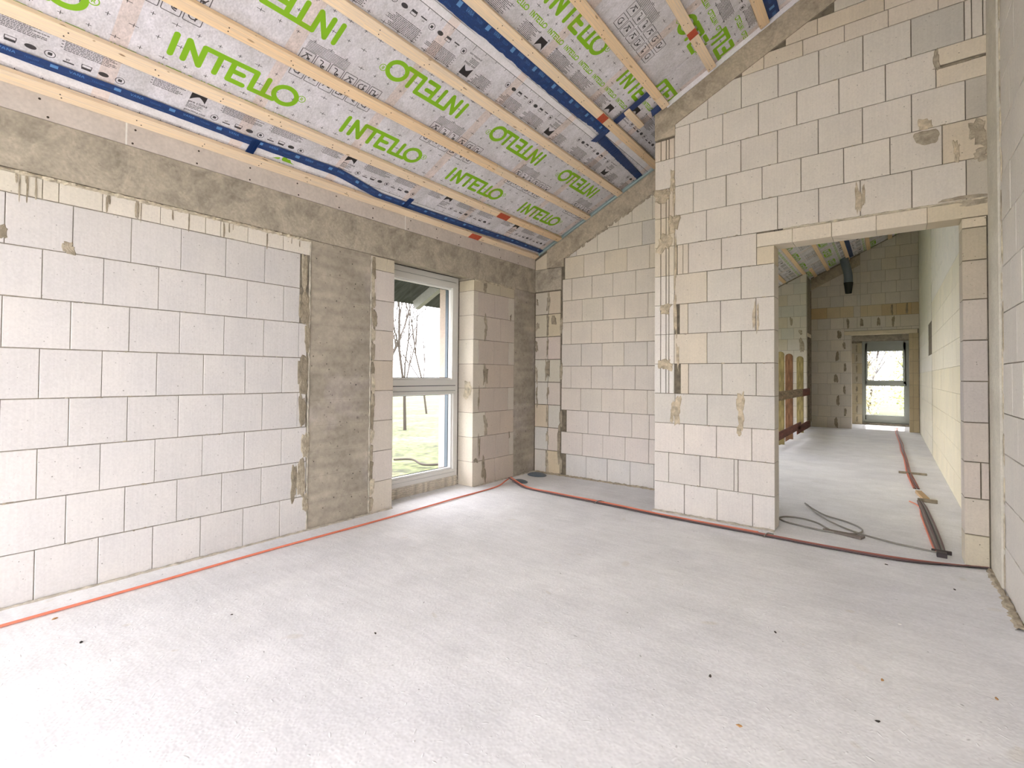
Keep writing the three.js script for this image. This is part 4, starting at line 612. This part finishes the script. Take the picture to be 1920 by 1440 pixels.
{
  const roof = cutBelow(SL, ceilY(0), 0), A = -0.555, B = 0.348;
  part('mortar_core', merge([slab(clip(rect(XL, A, -0.02, 4.6), ...roof), -0.004, 0.3, 0.001, [0, 0], true), slab(clip(rect(A, B, 2.042, 4.6), ...roof), -0.004, 0.3, 0.001, [0, 0], true), slab(clip(rect(B, XR + 0.2, -0.02, 4.6), ...roof), -0.004, 0.3, 0.001, [0, 0], true), slab(rect(A, B, -0.2, 0.043), -0.004, 0.3, 0.001, [0, 0], true)]), M.joint, wallE);
  for (let r = 0; r < 8; r++) { lay(wallE, r * 0.25, r * 0.25 + 0.25, [-1.2, -0.95 + (r % 2) * 0.12, -0.70 + (r % 2) * 0.04, A], ['#cbbd9c', '#c9bfa8', '#cfc2a4'], { depth: 0.16 }); lay(wallE, r * 0.25, r * 0.25 + 0.25, [B, XR], ['#c6b796'], { depth: 0.16, openStart: true }); smear(wallE, -0.66, r * 0.25 + 0.12, 0.035, 0.15, M.mortarDark, 0.003); }
  part('ring_beam', slab(rect(XL, XR, 2.05, 2.35), 0.004, 0.2, 0.004), M.trowel, wallE);
}

// ---------------------------------------------------------------- stairwell safety rail
{
  const x = -1.48, rail = group('safety_railing', 'rough timber safety railing of three posts and two boards beside the stairwell', 'railing', { pos: [x, 0, -10.9] });
  const yellow = std({ color: '#bdb07a', map: T.weathered }), brown = std({ color: '#a87f60', map: T.weathered }), maroon = std({ color: '#7c4a40', map: T.weathered }), grey = std({ color: '#a3927c', map: T.weathered });
  const post = (z, w, top, bot, m) => { const s = new THREE.Shape(), r = w / 2 * 0.95; s.moveTo(-w / 2, bot); s.lineTo(w / 2, bot); s.lineTo(w / 2, top - r); s.absellipse(0, top - r, w / 2, r, 0, Math.PI, false); s.lineTo(-w / 2, bot); const g = new THREE.ExtrudeGeometry(s, { depth: 0.04, bevelEnabled: true, bevelThickness: 0.003, bevelSize: 0.003, bevelSegments: 1, curveSegments: 8 }); boxUV(g); const uv = g.attributes.uv; for (let i = 0; i < uv.count; i++) uv.setXY(i, uv.getY(i), uv.getX(i)); const p = part('post', g, m, rail); p.position.set(0, 0, z + 10.9 - 0.02); return p; };
  post(-9.52, 0.11, 1.575, -0.18, yellow); post(-10.45, 0.115, 1.575, -0.18, brown); post(-11.85, 0.115, 1.578, -0.18, yellow);
  const board = (y0, y1, dy, m, za, zb) => { const g = cbox(0.06, 0.085, y0, y1, zb + 10.9, za + 10.9, 0.003), uv = g.attributes.uv; return part('board', g, m, rail); };
  board(0.765, 0.912, 0, grey, -8.6, -11.55); board(0.755, 0.905, 0, maroon, -11.555, -12.64);
  board(0.13, 0.262, 0, maroon, -8.6, -11.3); board(0.055, 0.205, 0, maroon, -10.9, -12.64);
}

// ---------------------------------------------------------------- ventilation duct
{
  const z = -13.2, d = group('ventilation_duct', 'grey ventilation pipe hanging from the corridor ceiling with a black end', 'duct', { pos: [-0.74, 3.0, z] });
  const curve = [[-0.06, 0.84, -0.02], [-0.05, 0.72, 0], [-0.01, 0.55, 0.01], [0.015, 0.4, 0.01], [0.02, 0.22, 0.01]];
  part('pipe', tube(curve, 0.082, 24, 18), std({ color: '#6c7680', roughness: 0.5 }), d);
  const c = new THREE.CylinderGeometry(0.088, 0.06, 0.24, 20); c.translate(0.02, 0.12, 0.01); part('end_cap', c, std({ color: '#17181a', roughness: 0.6 }), d);
}

// ---------------------------------------------------------------- cables on the floor
const orange = std({ color: '#dc7e63', roughness: 0.55 }), rust = std({ color: '#a5665a', roughness: 0.55 }), black = std({ color: '#3d3536', roughness: 0.55 }), greyCable = std({ color: '#8b8880', roughness: 0.5 }), plum = std({ color: '#7d6668', roughness: 0.55 }), tan = std({ color: '#b79a72', roughness: 0.8 });
single('orange_conduit', tube([[-3.09, 0.009, 1.2], [-3.095, 0.009, 0.3], [-3.099, 0.009, -0.358], [-3.106, 0.009, -0.846], [-3.122, 0.009, -1.552], [-3.112, 0.009, -2.411], [-3.132, 0.009, -3.261], [-3.15, 0.010, -3.95], [-3.175, 0.03, -4.08], [-3.20, 0.035, -4.17]], 0.0068, 120, 8), orange, 'single orange conduit lying along the foot of the white left wall', 'cable');
{
  const path = [[-3.19, 0.05, -4.17], [-3.05, 0.035, -4.10], [-2.905, 0.008, -4.062], [-2.533, 0.008, -4.027], [-1.885, 0.008, -3.994], [-1.516, 0.008, -3.962], [-1.096, 0.008, -3.954], [-0.763, 0.008, -3.95], [-0.312, 0.008, -3.942], [0.072, 0.008, -3.974], [0.30, 0.008, -4.05], [0.455, 0.008, -4.12]];
  const list = [[orange, 0.030, 0.0085, 'orange cable at the wall side of the bundle crossing the doorway', 0, 8], [orange, 0.014, 0.008, 'second orange cable of the bundle crossing the doorway', 2, 8], [rust, 0.0, 0.007, 'rust red cable in the middle of the bundle crossing the doorway', 0, 12], [black, -0.013, 0.0065, 'black cable in the bundle crossing the doorway', 0, 12], [plum, -0.024, 0.006, 'plum coloured cable in the bundle crossing the doorway', 0, 12], [black, -0.034, 0.005, 'thin black cable at the room side of the bundle crossing the doorway', 1, 12], [rust, 0.022, 0.006, 'thin rust cable running from the doorway to the right corner', 6, 12]];
  for (const [m, off, r, label, a, b] of list) { const pts = path.slice(a, b).map(([x, y, z], i, arr) => { const sq = x > 0.2 ? 0.4 : x < -2.8 ? 0.8 : 1; return [x, Math.max(r, y), z - off * sq + rr(-0.005, 0.005)]; }); single('floor_cable', tube(pts, r * 0.72, 110, 7), m, label, 'cable', { group: 'cables crossing the doorway' }); }
  // straps
  for (const [x, z, l] of [[-2.06, -4.0, 'thin wire tie over the cables in front of the recessed wall'], [-0.70, -3.95, 'thin wire tie over the cables at the doorway edge']]) { const g = tube([[x - 0.012, 0.006, z + 0.05], [x - 0.004, 0.019, z + 0.02], [x + 0.006, 0.019, z - 0.02], [x + 0.03, 0.006, z - 0.06]], 0.004, 16, 6); single('wire_tie', g, greyCable, l, 'tie'); }
}
{ // corridor bundle: a flat pack of cables, then a thinner run to the far end
  const names = ['leftmost orange', 'second', 'third', 'fourth', 'fifth', 'sixth', 'rightmost'];
  const mats = [orange, plum, greyCable, plum, black, greyCable, plum];
  for (let k = 0; k < 7; k++) { const o = -0.030 + k * 0.0105, g = tube([[0.248 + o * 0.5, 0.012, -4.24], [0.245 + o * 0.8, 0.008, -4.34], [0.235 + o, 0.008, -4.8], [0.222 + o, 0.008, -5.3], [0.208 + o * 0.9, 0.008, -5.75], [k ? 0.20 + o * 0.6 : 0.13, k ? 0.008 : 0.012, k ? -5.95 : -5.86]], 0.0055, 40, 6); single('corridor_cable', g, mats[k], `${names[k]} ${k ? 'grey cable' : 'cable'} of the flat pack on the corridor floor`, 'cable', { group: 'flat pack of cables in the corridor' }); }
  for (let k = 0; k < 4; k++) { const o = -0.018 + k * 0.012, pts = [[0.205, -6.6], [0.19, -6.9], [0.165, -7.7], [0.16, -8.3], [0.155, -9.1], [0.14, -9.9], [0.137, -10.8], [0.11, -12.0], [0.10, -13.1], [0.10, -14.6]].map(([x, z]) => [x + o + rr(-0.006, 0.006), 0.008, z]); single('corridor_cable', tube(pts, 0.006, 90, 6), [orange, rust, plum, rust][k], ['orange cable of the thin run towards the far window', 'first red cable of the run towards the far window', 'plum cable of the run towards the far window', 'second red cable of the run towards the far window'][k], 'cable', { group: 'cable run to the far window' }); }
  const tie = (x, z, w, h, d, m, l, a = 0) => { const b = single('cable_clamp', cbox(-w / 2, w / 2, 0, h, -d / 2, d / 2, 0.002), m, l, 'clamp'); b.position.set(x, 0.0, z); b.rotation.y = a; };
  tie(0.25, -4.21, 0.05, 0.03, 0.05, black, 'dark clamp holding the near end of the corridor cables'); tie(0.254, -4.29, 0.10, 0.022, 0.02, black, 'dark cross strap over the corridor cables'); tie(0.26, -5.97, 0.14, 0.03, 0.03, M.mortarDark, 'dark wooden batten under the tan strip'); tie(0.232, -6.2, 0.05, 0.03, 0.36, tan, 'bent tan strip lying on the corridor floor', 0.12); tie(0.20, -7.62, 0.26, 0.02, 0.05, M.mortarDark, 'dark cross batten over the cable run in mid corridor');
}
{ // coil of grey cable in the doorway
  single('cable_coil', tube([[0.243, 0.012, -4.25], [0.0, 0.007, -4.33], [-0.2, 0.007, -4.44], [-0.36, 0.012, -4.60], [-0.50, 0.02, -4.82], [-0.60, 0.03, -5.07], [-0.52, 0.02, -4.93], [-0.42, 0.012, -4.80], [-0.28, 0.007, -4.72], [-0.19, 0.007, -4.60], [-0.17, 0.007, -4.50], [-0.21, 0.007, -4.40], [-0.33, 0.007, -4.34], [-0.50, 0.007, -4.36], [-0.66, 0.007, -4.42], [-0.71, 0.007, -4.50], [-0.67, 0.007, -4.58], [-0.56, 0.007, -4.60], [-0.46, 0.007, -4.54], [-0.38, 0.007, -4.42], [-0.35, 0.01, -4.36]], 0.0062, 260, 7), greyCable, 'loosely coiled grey cable lying in the doorway', 'cable');
  const w = single('wall_offcut', new THREE.ExtrudeGeometry(new THREE.Shape([[-0.12, 0.03], [0.0, -0.01], [0.11, -0.05], [0.13, 0.01], [0.02, 0.03], [-0.1, 0.045]].map((p) => new THREE.Vector2(...p))), { depth: 0.012, bevelEnabled: true, bevelSize: 0.002, bevelThickness: 0.002, bevelSegments: 1 }).rotateX(-Math.PI / 2), std({ color: '#8a8078', map: T.speck }), 'flat grey scrap of board under the coiled cable', 'scrap'); w.position.set(-0.28, 0.003, -4.33);
}
// ---------------------------------------------------------------- caps and crumbs on the floor
{
  const slate = std({ color: '#5d6770', roughness: 0.5 }), cap = (x, z, r, h, l) => { const g = new THREE.LatheGeometry([[0, 0.002], [r, 0.002], [r * 1.02, 0.008], [r * 0.8, h * 0.7], [r * 0.45, h], [0, h]].map((p) => new THREE.Vector2(...p)), 22); const m = single('pipe_cap', g, slate, l, 'cap'); m.position.set(x, 0, z); m.scale.z = 0.75; };
  cap(-3.17, -4.66, 0.115, 0.032, 'slate grey plastic cap in the corner in front of the dark column'); cap(-3.11, -4.25, 0.09, 0.026, 'slate grey plastic cap under the start of the orange cables');
  const chip = (x, z, s, m, l) => { const g = new THREE.IcosahedronGeometry(s, 0), p = g.attributes.position; const q = rngOf(Math.floor((x + 9) * 1e4)); const h = {}; for (let i = 0; i < p.count; i++) { const k = p.getX(i).toFixed(4) + p.getY(i).toFixed(4) + p.getZ(i).toFixed(4); h[k] ??= 0.7 + 0.7 * q(); p.setXYZ(i, p.getX(i) * h[k] * 1.5, p.getY(i) * h[k] * 0.45, p.getZ(i) * h[k] * 0.8); } g.computeVertexNormals(); const o = single('debris_chip', boxUV(g), m, l, 'debris', { group: 'crumbs on the floor' }); o.position.set(x, s * 0.35, z); o.rotation.y = q() * 6; };
  const dk = std({ color: '#3b3530' }), br = std({ color: '#b48a5a' }), wt = std({ color: '#eeece6' });
  const pts = CHIPS(); for (const [x, z, s, k, l] of pts) chip(x, z, s, [dk, br, wt][k], l);
}
function CHIPS() {
  return [[-0.393, -1.752, 0.006, 1, 'tan crumb nearest the camera on the bright floor'], [0.29, -2.473, 0.006, 1, 'tan crumb on the floor near the right wall'], [-0.04, -2.063, 0.006, 0, 'black crumb between the two tan crumbs near the camera'], [-0.031, -2.352, 0.006, 1, 'pale tan crumb just beyond the black crumb'], [-3.022, -0.525, 0.008, 1, 'brown crumb right beside the orange conduit'], [-2.674, -0.55, 0.007, 0, 'dark crumb on the floor left of centre'], [-2.437, -1.051, 0.005, 0, 'tiny dark crumb on the left part of the floor'], [-1.778, -1.369, 0.006, 0, 'dark crumb near the middle of the floor'], [-0.409, -2.49, 0.006, 0, 'dark crumb right of the middle of the floor'], [0.265, -3.601, 0.006, 0, 'dark crumb close to the right corner'], [-0.026, -3.816, 0.006, 0, 'dark crumb just in front of the doorway cables'], [0.027, -2.934, 0.005, 2, 'white crumb on the floor in front of the doorway'], [-0.542, -1.969, 0.007, 0, 'flat dark crumb in front of the tan crumbs']];
}

// ---------------------------------------------------------------- outside
single('lawn', (() => { const q = (x0, x1, z0, z1) => { const g = new THREE.PlaneGeometry(x1 - x0, z1 - z0); g.rotateX(-Math.PI / 2); g.translate((x0 + x1) / 2, 0, (z0 + z1) / 2); return boxUV(g); }; return merge([q(-80, XO - 0.02, -80, ZF), q(XO - 0.02, 80, -80, ZE - 0.45), q(-80, 80, 16, 80), q(16, 80, ZE - 0.45, 16), q(-80, -14, ZF, 16)]); })(), M.grass, 'sunny grass around the house', 'lawn', { kind: 'stuff', pos: [0, -0.42, 0] });
single('bounce_yard', (() => { const q = (x0, x1, z0, z1) => { const g = new THREE.PlaneGeometry(x1 - x0, z1 - z0); g.rotateX(-Math.PI / 2); g.translate((x0 + x1) / 2, 0, (z0 + z1) / 2); return boxUV(g); }; return merge([q(XR + 0.3, 16, ZE - 0.45, 16), q(-14, XR + 0.3, ZF + 0.35, 16)]); })(), std({ color: '#c9c5c0', map: T.speck }), 'unseen pale gravel added to bounce neutral light into the house', 'bounce_yard', { kind: 'stuff', pos: [0, -0.42, 0] });  // unseen pale ground, added so light bounced indoors stays neutral
function treeGeo(seed, h, r, depth, spread) {
  const q = rngOf(seed), gs = [];
  const grow = (p, dir, len, rad, lvl) => {
    const segs = 3; let a = p.clone(), d = dir.clone(), ra = rad;
    for (let i = 0; i < segs; i++) {
      const nd = d.clone().add(new THREE.Vector3((q() - 0.5) * 0.3, 0.06, (q() - 0.5) * 0.3)).normalize(), b = a.clone().addScaledVector(nd, len / segs), rb = ra * 0.82;
      const g = new THREE.CylinderGeometry(rb, ra, len / segs, lvl > 2 ? 3 : 6, 1, true); g.translate(0, len / segs / 2, 0); g.applyQuaternion(new THREE.Quaternion().setFromUnitVectors(new THREE.Vector3(0, 1, 0), nd)); g.translate(a.x, a.y, a.z); gs.push(g);
      if (lvl < depth) { const n = lvl === 0 ? 2 : 1 + Math.floor(q() * 2); for (let k = 0; k < n; k++) { const s = new THREE.Vector3((q() - 0.5) * 2, 0.35 + 0.5 * q(), (q() - 0.5) * 2).normalize(); grow(b, nd.clone().lerp(s, spread).normalize(), len * (0.5 + 0.25 * q()), rb * 0.62, lvl + 1); } }
      a = b; d = nd; ra = rb;
    }
  };
  grow(new THREE.Vector3(), new THREE.Vector3(0, 1, 0), h, r, 0); return merge(gs);
}
{
  const tr = (x, z, seed, h, r, l) => { const t = single('bare_tree', treeGeo(seed, h, r, 4, 0.55), M.bark, l, 'tree', { group: 'bare trees outside', pos: [x, -0.415, z] }); return t; };
  tr(-10.75, -9.2, 5, 3.4, 0.05, 'slender bare tree on the lawn, nearest the tall window'); tr(-14.6, -13.6, 9, 3.6, 0.045, 'second slender bare tree just behind the nearest one'); tr(-19, -15, 12, 6, 0.1, 'bare tree far behind across the lawn');
  const leaf = std({ color: '#b4ba86', roughness: 0.9 }), leaf2 = std({ color: '#c3bca0', roughness: 0.9 });
  let k = 0; for (const [x, z, h, m] of [[-0.9, -20.0, 2.4, leaf2], [0.9, -22.6, 2.8, leaf], [-5.5, -27, 4.2, leaf2], [3.2, -26, 3.6, leaf], [-0.8, -27.5, 4.4, leaf2], [1.5, -36, 5.5, leaf2]]) {
    const q = rngOf(700 + k), s = group('shrub', ['straw coloured shrub left of centre beyond the far window', 'green shrub right of centre beyond the far window', 'tall straw coloured thicket at the left beyond the far window', 'green thicket at the right beyond the far window', 'straw coloured tree in the middle beyond the far window', 'tall straw coloured tree at the back beyond the far window'][k], 'shrub', { group: 'growth beyond the far window', pos: [x, -0.415, z] });
    part('stems', treeGeo(800 + k, h, 0.06, 4, 0.7), M.bark, s);
    const base = new THREE.PlaneGeometry(0.10, 0.06, 2, 1); { const p = base.attributes.position; for (let i = 0; i < p.count; i++) p.setZ(i, -Math.abs(p.getX(i)) * 0.4); base.computeVertexNormals(); }
    const im = new THREE.InstancedMesh(base, m, 1500), mx = new THREE.Matrix4(), e = new THREE.Euler(); for (let i = 0; i < 1500; i++) { const y = 0.3 + q() * h * 1.15, rad = (0.35 + 0.5 * Math.sin(Math.min(1, y / h) * 3)) * h * 0.4 * Math.sqrt(q()), a = q() * 6.283; e.set(q() * 6, q() * 6, q() * 6); mx.makeRotationFromEuler(e); mx.setPosition(Math.cos(a) * rad, y, Math.sin(a) * rad); im.setMatrixAt(i, mx); } im.name = 'leaves'; im.userData.kind = 'stuff'; shade(im); s.add(im); k++;
  }
  const fallen = tube([[-0.45, 0.06, 0.1], [-0.1, 0.09, 0], [0.25, 0.05, 0.06], [0.6, 0.08, -0.05]], 0.02, 20, 6); single('fallen_branch', fallen, M.bark, 'grey fallen branch lying on the lawn outside the tall window', 'branch', { pos: [-6.43, -0.42, -5.75] });
}
renderer.render(scene, camera);
